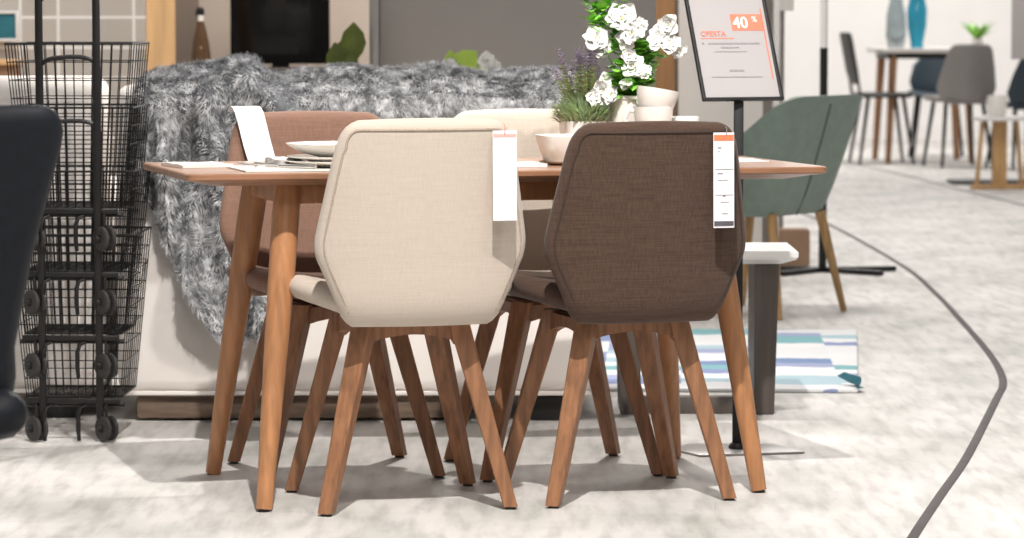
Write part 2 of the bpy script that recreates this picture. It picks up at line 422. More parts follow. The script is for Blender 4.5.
def dining_chair(label, loc, rz, fab, trim, hs=1, group='dining chairs around the table'):
    t = thing('dining_chair', label, 'chair', (*loc, 0), rz, group); t.scale = (1, 1, hs)
    bm = bmesh.new()
    zs = [.416, .420, .428, .441, .46, .48, .51, .54, .565, .58, .597, .615, .64, .68, .72, .755, .785, .805, .824, .839, .851, .859, .864, .866]
    pillow(bm, zs, 27, back_fn, .021)
    bk = obj('backrest', bm, fab, t, True, 60)
    # raised seam following the outline on the outer face
    ins = []
    for z in [.445, .48, .51, .55, .575, .60, .65, .70, .75, .79]:
        w = interp(BACK, z); p = back_fn(1-.016/w, z); ins.append(Vector((p.x, p.y-.0208, p.z)))
    top = []
    for a in range(0, 91, 15):
        cx, cz = .198-.045, .805
        x = cx+.026*math.cos(math.radians(a)); z = cz+.04*math.sin(math.radians(a))
        p = back_fn(x/interp(BACK, z), z); top.append(Vector((x, p.y-.0208, z)))
    top += [Vector((x, back_fn(x/interp(BACK, .845), .845).y-.0208, .845)) for x in (.12, .08, .04, 0.0)]
    right = ins+top
    left = [Vector((-p.x, p.y, p.z)) for p in reversed(right[:-1])]
    bm = bmesh.new(); tube(bm, right+left, .0032, 6)
    obj('piping', bm, trim, bk)
    bm = bmesh.new()
    ys = [-.235, -.228, -.21, -.17, -.12, -.06, -.03, .0, .04, .08, .12, .15, .18, .205, .22, .226]
    pillow(bm, ys, 23, lambda u, y: seat_fn(u, y), .027)
    obj('seat', bm, fab, t, True, 60)
    # wooden under-frame
    bm = bmesh.new()
    tx, ty = .105, .125
    def rail(L, wd, mt):
        top = [(-L, .414), (L, .414)]
        low = [(L*(1-2*k/10), .364+.024*(1-(1-2*k/10)**2)) for k in range(11)]
        pts = [(x, z) for x, z in top]+low
        q = bmesh.new()
        a = [q.verts.new((x, -wd/2, z)) for x, z in pts]; b = [q.verts.new((x, wd/2, z)) for x, z in pts]
        q.faces.new(a); q.faces.new(b[::-1])
        for i in range(len(pts)): q.faces.new((a[i], b[i], b[(i+1) % len(pts)], a[(i+1) % len(pts)]))
        q.transform(mt); merge(bm, q)
    for s in (-1, 1):
        rail(tx+.012, .026, Matrix.Translation((0, s*ty, 0)))
        rail(ty+.012, .026, Matrix.Translation((s*tx, 0, 0)) @ Matrix.Rotation(PI/2, 4, 'Z'))
    box(bm, (0, 0, .412), (.2, .24, .012), .003)
    obj('under_frame', bm, 'chair_leg', t)
    for sx in (-1, 1):
        for sy in (-1, 1):
            bm = bmesh.new()
            taper(bm, (sx*tx, sy*ty, .420), (sx*.208, sy*.192, .006), .047, .031, math.atan2(sy*.07, sx*.103)+.35, ch=.08)
            lg = obj('leg', bm, 'chair_leg', t, False)
            bm = bmesh.new(); lathe(bm, [(0, 0), (.012, 0), (.012, .007), (0, .007)], (sx*.208, sy*.192, 0), 14)
            obj('glide', bm, 'black_foot', lg)
    return t
dining_chair('cream fabric dining chair, its back to us, nearest at the left of the table', (-.254, 7.623), .262, 'beige', 'beige_trim')
dining_chair('dark brown fabric dining chair, its back to us, an orange-topped tag on it', (.234, 7.750), .300, 'brown', 'brown_trim', .988)
dining_chair('brown fabric dining chair across the table, a blank white paper over its back', (-.4255, 8.13), PI+.2775, 'tan_brown', 'brown_trim', .983)
dining_chair('cream fabric dining chair across the table, facing us behind the potted lavender', (.097, 8.167), PI+.2505, 'beige', 'beige_trim', .988)

# ------------------------------------------------------------------ dining table
TR = .2653
t = thing('dining_table', 'walnut dining table on round tapered legs, laid with white dishes and plants', 'table', (-.073, 7.908, 0), TR)
L2, W2 = .742, .318
def ring(bm, l, w, z, r):
    pts = []
    for sx, sy, a0 in ((1, 1, 0), (-1, 1, 90), (-1, -1, 180), (1, -1, 270)):
        for k in range(5):
            a = math.radians(a0+22.5*k)
            pts.append((sx*(l-r)+r*math.cos(a), sy*(w-r)+r*math.sin(a), z))
    # slightly bowed long sides
    out = []
    n = len(pts)
    for i in range(n):
        p, q = Vector(pts[i]), Vector(pts[(i+1) % n])
        out.append(p)
        if (q-p).length > .3:
            for s in range(1, 8): out.append(p.lerp(q, s/8))
    def bow(p):
        k = .010*(1-(p.x/l)**2)
        p.y += math.copysign(k, p.y) if abs(p.y) > .5*w else 0
        return p
    return [bm.verts.new(bow(p)) for p in out]
bm = bmesh.new()
rs = [ring(bm, L2-.07, W2-.07, .715, .03), ring(bm, L2-.004, W2-.004, .729, .022), ring(bm, L2, W2, .733, .022),
      ring(bm, L2, W2, .742, .022), ring(bm, L2-.003, W2-.003, .745, .022)]
for a, b in zip(rs, rs[1:]):
    n = len(a)
    for i in range(n): bm.faces.new((a[i], a[(i+1) % n], b[(i+1) % n], b[i]))
bm.faces.new(rs[0][::-1]); bm.faces.new(rs[-1])
obj('tabletop', bm, 'walnut', t, True, 25)
for sx, sy, nm in ((0, 1, 'apron_rail'), (0, -1, 'apron_rail'), (1, 0, 'apron_rail'), (-1, 0, 'apron_rail')):
    bm = bmesh.new()
    if sy: box(bm, (0, sy*.185, .694), (1.02, .022, .046), .003)
    else: box(bm, (sx*.50, 0, .694), (.022, .40, .046), .003)
    obj(nm, bm, 'walnut_leg', t)
for sx in (-1, 1):
    for sy in (-1, 1):
        bm = bmesh.new()
        top = Vector((sx*.492, sy*.185, .716)); bot = Vector((sx*.576, sy*.316, .004))
        P = [top.lerp(bot, k/10) for k in range(11)]
        tube(bm, P, [.030, .031, .0305, .0295, .0282, .0268, .0252, .0236, .0218, .020, .018], 24)
        lg = obj('leg', bm, 'walnut_leg', t, True, 50)
        bm = bmesh.new(); lathe(bm, [(0, 0), (.014, 0), (.014, .006), (0, .006)], (bot.x, bot.y, 0), 14)
        obj('glide', bm, 'black_foot', lg)

def tp(u, v, z=.745):
    """a spot on the table, in the table's own axes"""
    c, s = math.cos(TR), math.sin(TR)
    return (-.073+u*c-v*s, 7.908+u*s+v*c, z)

# ------------------------------------------------------------------ price tags
def sheet(bm, w, pts, th=.0012, mi=0):
    """strip of paper: pts are (y, z) along its length, width along x"""
    n = len(pts); F = []
    for i, (x, y, z) in enumerate(pts):
        F.append([bm.verts.new((x+s*w/2, y+d, z)) for s in (-1, 1) for d in (0, th)])
    for a, b in zip(F, F[1:]):
        for q in ((a[0], a[2], b[2], b[0]), (a[1], b[1], b[3], a[3]), (a[0], b[0], b[1], a[1]), (a[2], a[3], b[3], b[2])):
            f = bm.faces.new(q); f.material_index = mi
    for a in (F[0], F[-1]):
        f = bm.faces.new((a[0], a[1], a[3], a[2])); f.material_index = mi
def world(o, loc, rz):
    o.location = loc; o.rotation_euler = (0, 0, rz)
# tag on the brown chair: local x right, y away from us, hanging just behind the chair back
def price_tag(label, loc, rz, w, h, head, lines, foot, lean=0):
    t = thing('price_tag', label, 'price tag', loc, rz, 'price tags on chair backs')
    bm = bmesh.new(); sheet(bm, w, [(0, 0, -k*h/6) for k in range(7)], .001)
    obj('card', bm, 'paper', t, False)
    bm = bmesh.new(); box(bm, (0, -.0006, -h*.055), (w*.96, .0006, h*(.035 if not foot else .06)), mi=0)
    obj('header_band', bm, head, t, False)
    if lines:
        for (a, b, z, k) in lines:
            bm = bmesh.new(); box(bm, ((a+b)/2*w, -.0006, -z*h), ((b-a)*w, .0005, k*h)); obj('printed_line', bm, 'grey_ink', t, False)
    if foot:
        bm = bmesh.new(); box(bm, (0, -.0006, -h*.955), (w*.94, .0006, h*.05))
        obj('footer_band', bm, 'dark_ink', t, False)
        bm = bmesh.new(); tube(bm, [(.006, -.001, -.008), (.006, -.003, .004), (.008, .004, .0105), (.008, .02, .012)], .0009, 6)
        obj('loop', bm, 'grey_ink', t)
    else:
        bm = bmesh.new(); tube(bm, [(0, -.001, -.01), (0, -.004, .006), (0, .006, .014)], .0009, 6)
        obj('loop', bm, 'salmon', t)
    t.rotation_euler = (lean, 0, rz)
    return t
price_tag('long white tag with orange band hanging on the dark brown chair back', (.466, 7.506, .833), .27, .048, .210, 'orange',
          [(-.3, -.12, .16, .012), (-.42, .45, .385, .006), (-.3, -.05, .43, .012), (-.42, .45, .655, .005), (-.05, .08, .665, .018), (-.15, .25, .73, .006), (-.1, .2, .85, .006), (-.3, -.2, .2, .006), (-.3, .2, .5, .005)], True, -.02)
price_tag('long plain white tag hanging on the cream chair back', (-.016, 7.374, .842), .24, .053, .195, 'pink_print',
          None, False, -.02)
# white paper over the rear chair
t = thing('paper_tag', 'curved white paper hung over the top of the brown chair across the table', 'price tag', (-.640, 8.345, 0), .2775, 'price tags on chair backs')
bm = bmesh.new()
pts = [(-.014, .040, .853), (-.014, .032, .861), (-.013, .012, .868), (-.012, -.012, .867), (-.009, -.030, .855), (-.004, -.040, .83), (.004, -.048, .79), (.012, -.055, .755), (.022, -.061, .72), (.028, -.063, .69)]
sheet(bm, .070, pts, .0012); obj('sheet', bm, 'paper', t, True, 60)
bm = bmesh.new()
bm.free()

# ------------------------------------------------------------------ things on the table
def lath_thing(name, label, cat, loc, prof, m, n=40, group=None):
    bm = bmesh.new(); lathe(bm, prof, (0, 0, 0), n)
    o = obj(name, bm, m, None, True, 45); o.location = loc
    return tag(o, label, cat, group)
def cloth_patch(name, label, cat, loc, rz, lx, ly, m, h=.003, wav=.004, group=None, seedo=0):
    bm = bmesh.new(); nx, ny = 16, 12; g = []
    for side in (1, 0):
        rows = []
        for i in range(nx+1):
            r = []
            for j in range(ny+1):
                x, y = (i/nx-.5)*lx, (j/ny-.5)*ly
                w = wav*(noise.noise(Vector((x*18+seedo, y*18, seedo)))*.5+.5)
                r.append(bm.verts.new((x, y, .0006+side*(h+w))))
            rows.append(r)
        g.append(rows)
        for i in range(nx):
            for j in range(ny): bm.faces.new((rows[i][j], rows[i+1][j], rows[i+1][j+1], rows[i][j+1]))
    a, b = g
    for i in range(nx):
        for j in (0, ny): bm.faces.new((a[i][j], a[i+1][j], b[i+1][j], b[i][j]))
    for j in range(ny):
        for i in (0, nx): bm.faces.new((a[i][j], a[i][j+1], b[i][j+1], b[i][j]))
    o = obj(name, bm, m, None, True, 50); o.location = loc; o.rotation_euler = (0, 0, rz)
    return tag(o, label, cat, group)
cloth_patch('placemat', 'white placemat under the plates and bowl on the left of the table', 'placemat', tp(-.41, -.12), TR, .38, .26, 'napkin', .002, .0015)
cloth_patch('napkin', 'folded white napkin on the left end of the table', 'napkin', tp(-.655, .06), TR+.15, .12, .16, 'napkin', .004, .007, seedo=3)
cloth_patch('napkin', 'small white napkin beside the square bowl on the table', 'napkin', tp(.06, -.13), TR, .10, .10, 'napkin', .003, .008, seedo=5)
cloth_patch('napkin', 'small crumpled silver-grey napkin left of the stacked plates', 'napkin', tp(-.475, -.075, .7475), TR+.3, .075, .06, 'silver_cloth', .004, .026, seedo=12)
cloth_patch('paper_sheet', 'white paper sheet lying on the right end of the table', 'paper', tp(.60, .05), TR+.1, .16, .22, 'paper', .001, .004, seedo=8)
px, py, _ = tp(-.357, -.10)
plate = [(0, 0), (.075, 0), (.078, .003), (.125, .010), (.128, .0125), (.124, .0135), (.076, .007), (0, .006)]
lath_thing('dinner_plate', 'white dinner plate, lower one under the white bowl', 'plate', (px, py, .7505), plate, 'china', group='stacked white tableware')
lath_thing('dinner_plate', 'white dinner plate, upper one right under the white bowl', 'plate', (px, py, .7605), [(r*.93, z) for r, z in plate], 'china', group='stacked white tableware')
lath_thing('bowl', 'wide white bowl on top of the stacked plates', 'bowl', (px, py, .7685),
           [(0, .0), (.045, 0), (.05, .003), (.085, .012), (.118, .030), (.1205, .0335), (.116, .033), (.083, .017), (.045, .008), (0, .007)], 'china', group='stacked white tableware')
# fork and knife on the placemat
t = thing('fork', 'steel fork lying left of the stacked plates', 'cutlery', tp(-.505, -.10, .750), TR+.9)
bm = bmesh.new(); tube(bm, [(0, -.10, .003), (0, -.03, .004), (0, .03, .006), (0, .05, .005)], [.004, .003, .0025, .006], 8); obj('handle', bm, 'steel', t)
for k in range(4):
    bm = bmesh.new(); tube(bm, [((k-1.5)*.004, .047, .005), ((k-1.5)*.0055, .07, .004), ((k-1.5)*.0055, .095, .008)], [.0017, .0015, .0008], 6); obj('tine', bm, 'steel', t)
t = thing('knife', 'steel knife lying between the fork and the plates', 'cutlery', tp(-.505, -.15, .750), TR+.75)
bm = bmesh.new(); tube(bm, [(0, -.10, .004), (0, 0, .004)], [.005, .004], 8); obj('handle', bm, 'steel', t)
bm = bmesh.new(); prism(bm, [(-.004, 0), (.007, .01), (.008, .06), (.001, .10), (-.004, .10)], .003, .0048, .0004); obj('blade', bm, 'steel', t)
# square bowl
def sq_prof(bm, rows, rz, c=(0, 0, 0), p=4.5, n=40):
    rings = []
    for r, z in rows:
        if r == 0: rings.append([bm.verts.new((c[0], c[1], c[2]+z))]); continue
        q = []
        for j in range(n):
            a = 2*PI*j/n; ca, sa = math.cos(a), math.sin(a)
            k = r/((abs(ca)**p+abs(sa)**p)**(1/p)); x, y = k*ca, k*sa
            q.append(bm.verts.new((c[0]+x*math.cos(rz)-y*math.sin(rz), c[1]+x*math.sin(rz)+y*math.cos(rz), c[2]+z)))
        rings.append(q)
    for a, b in zip(rings, rings[1:]):
        for j in range(n):
            j2 = (j+1) % n
            if len(a) == 1: bm.faces.new((a[0], b[j2], b[j]))
            elif len(b) == 1: bm.faces.new((a[j], a[j2], b[0]))
            else: bm.faces.new((a[j], a[j2], b[j2], b[j]))
lath_thing('saucer_plate', 'small beige plate under the square white bowl', 'plate', tp(.203, -.06, .7455), [(0, 0), (.05, 0), (.075, .006), (.077, .0085), (.05, .004), (0, .004)], 'beige_trim')
bm = bmesh.new()
sq_prof(bm, [(0, .006), (.055, .006), (.060, .010), (.078, .066), (.0785, .069), (.0755, .069), (.057, .014), (0, .012)], TR)
o = obj('square_bowl', bm, 'china', None, True, 40); o.location = tp(.203, -.06, .7445)
tag(o, 'deep square white bowl in front of the potted lavender', 'bowl')

# potted lavender
def leaf(bm, base, d, ln, w, curl=.3, up=Vector((0, 0, 1)), mi=0, nseg=4, prof=None, ruf=0):
    d = d.normalized(); s = d.cross(up)
    if s.length < .05: s = d.cross(Vector((1, 0, 0)))
    s.normalize(); nrm = s.cross(d).normalized()
    prof = prof or ([0.12, .75, 1, .78, .05] if nseg == 4 else [.1, 1, .05])
    rows = []
    for i, k in enumerate(prof):
        t = i/(len(prof)-1)
        p = base+d*ln*t-nrm*curl*ln*t*t
        c = bm.verts.new(p-nrm*w*(.12-ruf*.12*(i % 2))*k+d*ln*ruf*.12*t)
        rows.append((bm.verts.new(p-s*w/2*k+nrm*w*ruf*.15*math.sin(i*2.1+base.x*900)), c, bm.verts.new(p+s*w/2*k+nrm*w*ruf*.15*math.cos(i*1.7+base.z*700))))
    for a, b in zip(rows, rows[1:]):
        for j in (0, 1):
            f = bm.faces.new((a[j], a[j+1], b[j+1], b[j])); f.material_index = mi
rl = random.Random(11)
LX, LY, LZ = tp(.285, .13)
t = thing('potted_lavender', 'lavender in a square white pot on the table', 'plant', (LX, LY, LZ))
bm = bmesh.new()
sq_prof(bm, [(0, .0), (.040, 0), (.043, .003), (.052, .092), (.052, .095), (.048, .095), (.046, .08), (0, .078)], TR)
obj('pot', bm, 'china', t, True, 40)
bm = bmesh.new()
for k in range(900):
    a = rl.uniform(0, 2*PI); r = .056*math.sqrt(rl.random()); b = Vector((r*math.cos(a), r*math.sin(a), rl.uniform(.085, .145-.5*r)))
    d = Vector((math.cos(a)*rl.uniform(.2, 1.0)*(r/.045+.3), math.sin(a)*rl.uniform(.2, 1.)*(r/.045+.3), rl.uniform(.5, 1.3)))
    leaf(bm, b, d, rl.uniform(.018, .042), rl.uniform(.004, .009), rl.uniform(.0, .5), nseg=2)
obj('foliage', bm, ['sage'], t, False)
def lav_stem(base, tip, t):
    bm = bmesh.new()
    tube(bm, [base, base.lerp(tip, .5)+Vector((.004, 0, .003)), tip], [.0014, .0013, .001], 5, mi=0)
    n = 14
    for k in range(n):
        p = base.lerp(tip, .40+.60*k/(n-1))
        for q in range(4):
            a = q*PI/2+k*.8
            d = Vector((math.cos(a), math.sin(a), .7))
            s = .0080*(1-.35*k/n)
            leaf(bm, p, d, s*2.0, s*1.4, .2, nseg=2, mi=1 if k > 8 else (0 if k % 2 else 2))
    obj('flower_stem', bm, ['stem', 'lavender', 'sage'], t, False)
for k, (dx, h, dy) in enumerate([(-.058, .262, 0), (-.050, .25, .02), (-.043, .222, 0), (-.020, .235, -.01), (-.012, .262, .01), (-.006, .250, 0), (.000, .266, -.02), (.010, .222, .01), (.016, .256, 0), (.022, .266, .015), (.030, .24, -.01), (.038, .222, 0), (.046, .20, .01), (-.03, .20, .02), (-.066, .215, 0), (.028, .258, -.02), (.008, .244, -.03)]):
    lav_stem(Vector((dx*.35, dy*.6, .085)), Vector((dx, dy, h)), t)

# white flowering plant
FX, FY, FZ = tp(.395, .12)
t = thing('potted_white_flowers', 'bushy plant with white flowers in a round white pot on the table', 'plant', (FX, FY, FZ))
bm = bmesh.new()
lathe(bm, [(0, 0), (.035, 0), (.038, .003), (.046, .10), (.047, .145), (.050, .147), (.050, .155), (.0455, .155), (.043, .13), (0, .128)], n=36)
obj('pot', bm, 'china', t, True, 45)
rf = random.Random(5)
bm = bmesh.new()
stems = [(-.075, -.01, .30), (-.03, .01, .34), (0, -.02, .31), (.03, .0, .30), (.085, -.01, .255), (.05, -.02, .23), (.02, -.03, .2), (-.02, -.03, .22), (.06, .02, .29), (-.05, -.03, .155)]
for (x, y, h) in stems:
    tube(bm, [(x*.15, y*.3, .125), (x*.45, y*.6, .125+(h-.125)*.55), (x, y, h)], [.0025, .002, .0016], 6)
obj('stems', bm, 'leaf', t)
bm = bmesh.new()
for k in range(460):
    x, y, h = rf.choice(stems[:9]); s = rf.uniform(.25, 1.0)
    b = Vector((x*s*.7+rf.uniform(-.018, .018), y*s+rf.uniform(-.02, .02), .13+(h-.13)*s))
    a = rf.uniform(0, 2*PI); d = Vector((math.cos(a), math.sin(a), rf.uniform(-.3, .9)))
    leaf(bm, b, d, rf.uniform(.024, .046), rf.uniform(.018, .034), rf.uniform(.0, .5))
for k in range(90):
    b = Vector((-.085+rf.uniform(-.01, .055), rf.uniform(-.02, .02), .315+rf.uniform(-.015, .08)))
    a = rf.uniform(0, 2*PI); d = Vector((math.cos(a), math.sin(a), rf.uniform(-.2, .9)))
    leaf(bm, b, d, rf.uniform(.025, .045), rf.uniform(.02, .03), rf.uniform(.0, .5))
obj('leaves', bm, ['leaf'], t, False)
def blossom(c, R, t, face=Vector((0, -1, .3)), dbl=True):
    bm = bmesh.new(); face = face.normalized()
    a1 = face.cross(Vector((0, 0, 1))).normalized(); a2 = a1.cross(face).normalized()
    for ringk, (n, rr, op) in enumerate(((5, 1.0, .1), (5, .8, .55), (4, .5, 1.2)) if dbl else ((5, 1, .25),)):
        for k in range(n):
            a = 2*PI*k/n+ringk*.5+rf.uniform(-.25, .25)
            d = (a1*math.cos(a)+a2*math.sin(a)+face*(op+rf.uniform(-.15, .2)))
            k2 = rf.uniform(.82, 1.12)
            leaf(bm, c, d, R*rr*k2, R*rr*1.25*k2, rf.uniform(-.35, .15) if not ringk else rf.uniform(-.1, .3), up=face, prof=[.12, .6, .95, 1.0, .72, .3], ruf=1)
    q = bmesh.new(); bmesh.ops.create_icosphere(q, subdivisions=1, radius=R*.09); bmesh.ops.translate(q, vec=c+face*R*.15, verts=q.verts); merge(bm, q, 1)
    obj('blossom', bm, ['petal', 'pollen'], t, True, 80)
for (x, y, z, R) in [(-.078, -.035, .290, .034), (-.066, -.03, .262, .026), (-.018, -.035, .335, .037), (.004, -.045, .300, .036), (.028, -.03, .318, .024), (.076, -.03, .298, .034), (.092, -.035, .322, .028), (.098, -.045, .275, .026), (.062, -.04, .282, .022), (.118, -.03, .262, .020),
                     (.008, -.05, .225, .028), (.032, -.055, .212, .024), (.000, -.055, .250, .020), (-.062, -.05, .168, .025), (-.080, -.055, .150, .020), (-.044, -.06, .155, .022), (-.055, -.045, .195, .015), (-.006, -.06, .185, .016)]:
    blossom(Vector((x, y, z)), R, t, Vector((rf.uniform(-.5, .5), -1, rf.uniform(-.1, .6))))

# stacked cups
def cup(label, loc, r, h, tilt, ha, group='stacked white cups'):
    t = thing('cup', label, 'cup', loc, 0, group)
    bm = bmesh.new()
    lathe(bm, [(0, 0), (r*.62, 0), (r*.66, .004), (r*.86, h*.35), (r*.97, h*.75), (r, h), (r*.955, h), (r*.92, h*.75), (r*.8, h*.35), (r*.58, .008), (0, .008)], n=36)
    obj('body', bm, 'china', t, True, 50)
    bm = bmesh.new(); ca, sa = math.cos(ha), math.sin(ha)
    P = [(r*.92, h*.85), (r*1.25, h*.88), (r*1.45, h*.62), (r*1.32, h*.35), (r*.88, h*.25)]
    Q = []
    for i in range(len(P)-1):
        for s in range(4):
            a, b = P[i], P[i+1]; Q.append((a[0]+(b[0]-a[0])*s/4, a[1]+(b[1]-a[1])*s/4))
    Q.append(P[-1])
    tube(bm, [(x*ca, x*sa, z) for x, z in Q], .0055, 8)
    obj('handle', bm, 'china', t)
    t.rotation_euler = tilt
    return t
cx, cy, cz = tp(.42, .0)
cup('white cup at the bottom of the stack beside the white flowers', (cx, cy, .7455), .044, .075, (0, 0, 0), PI+.5)
cup('white cup in the middle of the stack of cups, handle to the left', (cx, cy, .7985), .047, .078, (0, 0, 0), PI-.15)
cup('white cup tilted on top of the stack of cups', (cx+.002, cy, .860), .0505, .058, (-.06, .16, 0), PI/2+.6)
# small ribbed jar
t = thing('ribbed_glass', 'small ribbed clear glass right of the stacked cups', 'glass', tp(.505, .02))
bm = bmesh.new(); n = 48; rings = []
for r, z in [(.026, 0), (.030, .004), (.030, .02), (.031, .06), (.030, .085), (.026, .088), (.0, .088)]:
    if r == 0: rings.append([bm.verts.new((0, 0, z))])
    else: rings.append([bm.verts.new((r*(1+.05*(j % 2))*math.cos(2*PI*j/n), r*(1+.05*(j % 2))*math.sin(2*PI*j/n), z)) for j in range(n)])
for a, b in zip(rings, rings[1:]):
    for j in range(n):
        if len(b) == 1: bm.faces.new((a[j], a[(j+1) % n], b[0]))
        else: bm.faces.new((a[j], a[(j+1) % n], b[(j+1) % n], b[j]))
bm.faces.new(rings[0][::-1])
obj('body', bm, 'clear_glass', t, False)
bm = bmesh.new(); lathe(bm, [(0, .088), (.030, .088), (.033, .091), (.033, .104), (.030, .107), (0, .107)], n=32); obj('lid', bm, 'china', t)

# ------------------------------------------------------------------ sofa, armchair, throw
def sofa(label, x0, x1, y0, dep, zt, cat, cloth, seat=True):
    cx = (x0+x1)/2; w = x1-x0
    t = thing('sofa' if cat == 'sofa' else 'armchair', label, cat, (cx, y0, 0))
    bm = bmesh.new(); box(bm, (0, .11, (zt+.07)/2), (w, .22, zt-.07), .045, seg=4); obj('back', bm, cloth, t, True, 60)
    bm = bmesh.new(); box(bm, (0, dep/2+.05, .24), (w-.02, dep-.12, .34), .02, seg=3); obj('base', bm, cloth, t, True, 60)
    for s in (-1, 1):
        bm = bmesh.new(); box(bm, (s*(w/2-.09), dep/2+.06, .35), (.18, dep-.1, .54), .05, seg=4); obj('arm', bm, cloth, t, True, 60)
    bm = bmesh.new(); box(bm, (0, dep/2+.12, .46), (w-.38, dep-.28, .14), .045, seg=4); obj('seat_cushion', bm, 'white_cushion', t, True, 60)
    bm = bmesh.new()
    P = [(-w/2+.0, -.002, .072), (w/2, -.002, .072)]
    box(bm, (0, .005, .078), (w-.02, .012, .012), .003); obj('hem', bm, cloth, t)
    bm = bmesh.new(); box(bm, (-.16, .085, .038), (w-.42, .13, .062), .012); obj('plinth', bm, 'plinth_wood', t)
    for sx, sy in ((1, .09), (-1, dep-.1), (1, dep-.1)):
        bm = bmesh.new(); box(bm, (sx*(w/2-.13), sy, .036), (.11, .11, .072), .004); obj('foot', bm, 'black_foot', t)
    return t
sofa('white slipcovered sofa seen from behind, under the grey fur throw', -1.062, .235, 9.10, .92, .905, 'sofa', 'white_cloth')
sofa('white armchair seen from behind through the wire trolleys', -1.86, -1.10, 9.16, .86, .925, 'armchair', 'white_cloth')

# fur throw
def throw():
    rt = random.Random(21)
    t = thing('fur_throw', 'shaggy grey faux fur throw draped over the white sofa back', 'blanket', (0, 0, 0))
    x0, x1 = -1.0, .21
    topz = [(-1.0, .915), (-.97, .93), (-.90, .952), (-.82, .962), (-.74, .978), (-.69, .975), (-.655, .945), (-.62, .932), (-.5, .945), (-.42, .944), (-.3, .934), (-.2, .944), (-.1, .940), (.05, .936), (.21, .93)]
    hem = [(-1.0, .64), (-.97, .60), (-.93, .50), (-.86, .36), (-.79, .235), (-.75, .20), (-.69, .235), (-.63, .27), (-.56, .40), (-.48, .55), (-.3, .66), (.0, .68), (.21, .70)]
    NX, NT = 110, 90
    def P(i, j):
        s = i/NX; tt = j/NT
        x = x0+(x1-x0)*s
        zt = interp(topz, x); hz = interp(hem, x)
        xl = x
        # path: seat side -> up -> over -> down the near face
        rr = max(0, min(1, (x+.66)/.1))
        segs = [(9.375, .70), (9.345, zt-.05), (9.27, zt+.006), (9.17, zt-.004), (9.085, zt-.028), (9.04, zt-.062), (9.03, zt-.10), (9.05, zt-.15), (9.058, hz)]
        ln = [0]
        for a, b in zip(segs, segs[1:]): ln.append(ln[-1]+math.hypot(a[0]-b[0], a[1]-b[1]))
        d = tt*ln[-1]; y = interp(list(zip(ln, [q[0] for q in segs])), d); z = interp(list(zip(ln, [q[1] for q in segs])), d)
        # folds
        down = max(0, min(1, (zt-z)/.25)) if y < 9.2 else 0
        lw = max(0, min(1, (-.45-x)/.15))
        f = .5+.5*math.sin((x+.16*(z-.9))*46+1.2*math.sin(x*13))
        y -= down*lw*(.02+.07*f)
        for vx, vw, sl in ((-.845, .020, .10), (-.955, .014, .0), (-.765, .016, -.10)):
            y += .075*math.exp(-((x+sl*(.9-z)-vx)/vw)**2)*down
        y += .03*math.exp(-((x+.515-.05*(z-.9))/.014)**2)*down
        z -= .012*math.exp(-((x+.515)/.016)**2)+.012*math.exp(-((x+.66)/.03)**2)
        y -= down*(1-lw)*.018*(.5+.5*noise.noise(Vector((x*6, z*6, 3))))
        xl += down*.25*(.0)*0
        # left edge pulls in towards the lower tip
        z += .022*noise.noise(Vector((x*7, y*9, z*5)))*(1-.4*down)
        y -= abs(.02*noise.noise(Vector((x*11, 7, z*11))))
        # diagonal roll near the left
        q = (x+.70)-(z-.95)*-.9
        if y < 9.25:
            y -= .075*math.exp(-(q/.045)**2)*max(0, 1-abs(z-.87)/.17)
            y -= .05*math.exp(-((x+.965-.10*max(0, .85-z))/.022)**2)*max(0, min(1, (.99-z)/.1))*max(0, min(1, (z-.5)/.2))
        return Vector((xl, y, z))
    G_ = [[P(i, j) for j in range(NT+1)] for i in range(NX+1)]
    bm = bmesh.new()
    V = [[bm.verts.new(p) for p in r] for r in G_]
    U = [[bm.verts.new(p+Vector((0, .012, -.002))) if (0 < i < NX and 0 < j < NT) else V[i][j] for j, p in enumerate(r)] for i, r in enumerate(G_)]
    for i in range(NX):
        for j in range(NT):
            bm.faces.new((V[i][j], V[i+1][j], V[i+1][j+1], V[i][j+1]))
            try: bm.faces.new((U[i][j], U[i][j+1], U[i+1][j+1], U[i+1][j]))
            except ValueError: pass
    obj('backing', bm, 'fur_base', t, True, 180)
    vs, fs = [], []
    for k in range(120000):
        fi, fj = rt.random()*NX, (rt.random()**.75)*NT
        i, j = min(int(fi), NX-1), min(int(fj), NT-1)
        a, b, c = G_[i][j], G_[i+1][j], G_[i][j+1]
        p = a+(b-a)*(fi-i)+(c-a)*(fj-j)
        n = (b-a).cross(c-a)
        if n.length < 1e-9: continue
        n.normalize()
        if n.y > 0 and p.y < 9.1: n = -n
        if n.z < 0 and p.y > 9.1: n = -n
        cl = noise.noise_vector(p*17)
        down = (c-a).normalized()
        cl = cl-n*cl.dot(n)
        d = (n*.42+down*.55+cl*1.1+Vector((rt.uniform(-.3, .3), rt.uniform(-.3, .3), rt.uniform(-.3, .3)))).normalized()
        if d.dot(n) < .12: d = (d+n*.3).normalized()
        l = rt.uniform(.010, .024); w = rt.uniform(.0004, .0009)
        s = d.cross(n+Vector((rt.uniform(-.35, .35), rt.uniform(-.35, .35), rt.uniform(-.35, .35)))).normalized()*w*1.3
        m_ = p+d*l*.55; e = p+d*l*.9+down*l*.25
        q = len(vs)
        vs += [p-s, p+s, m_+s*.8, m_-s*.8, e]
        fs += [(q, q+1, q+2, q+3), (q+3, q+2, q+4)]
    me = bpy.data.meshes.new('fur'); me.from_pydata(vs, [], fs); me.update()
    me.materials.append(M['fur'])
    o = bpy.data.objects.new('fur', me); C.objects.link(o); o.parent = t; o['kind'] = 'stuff'
throw()

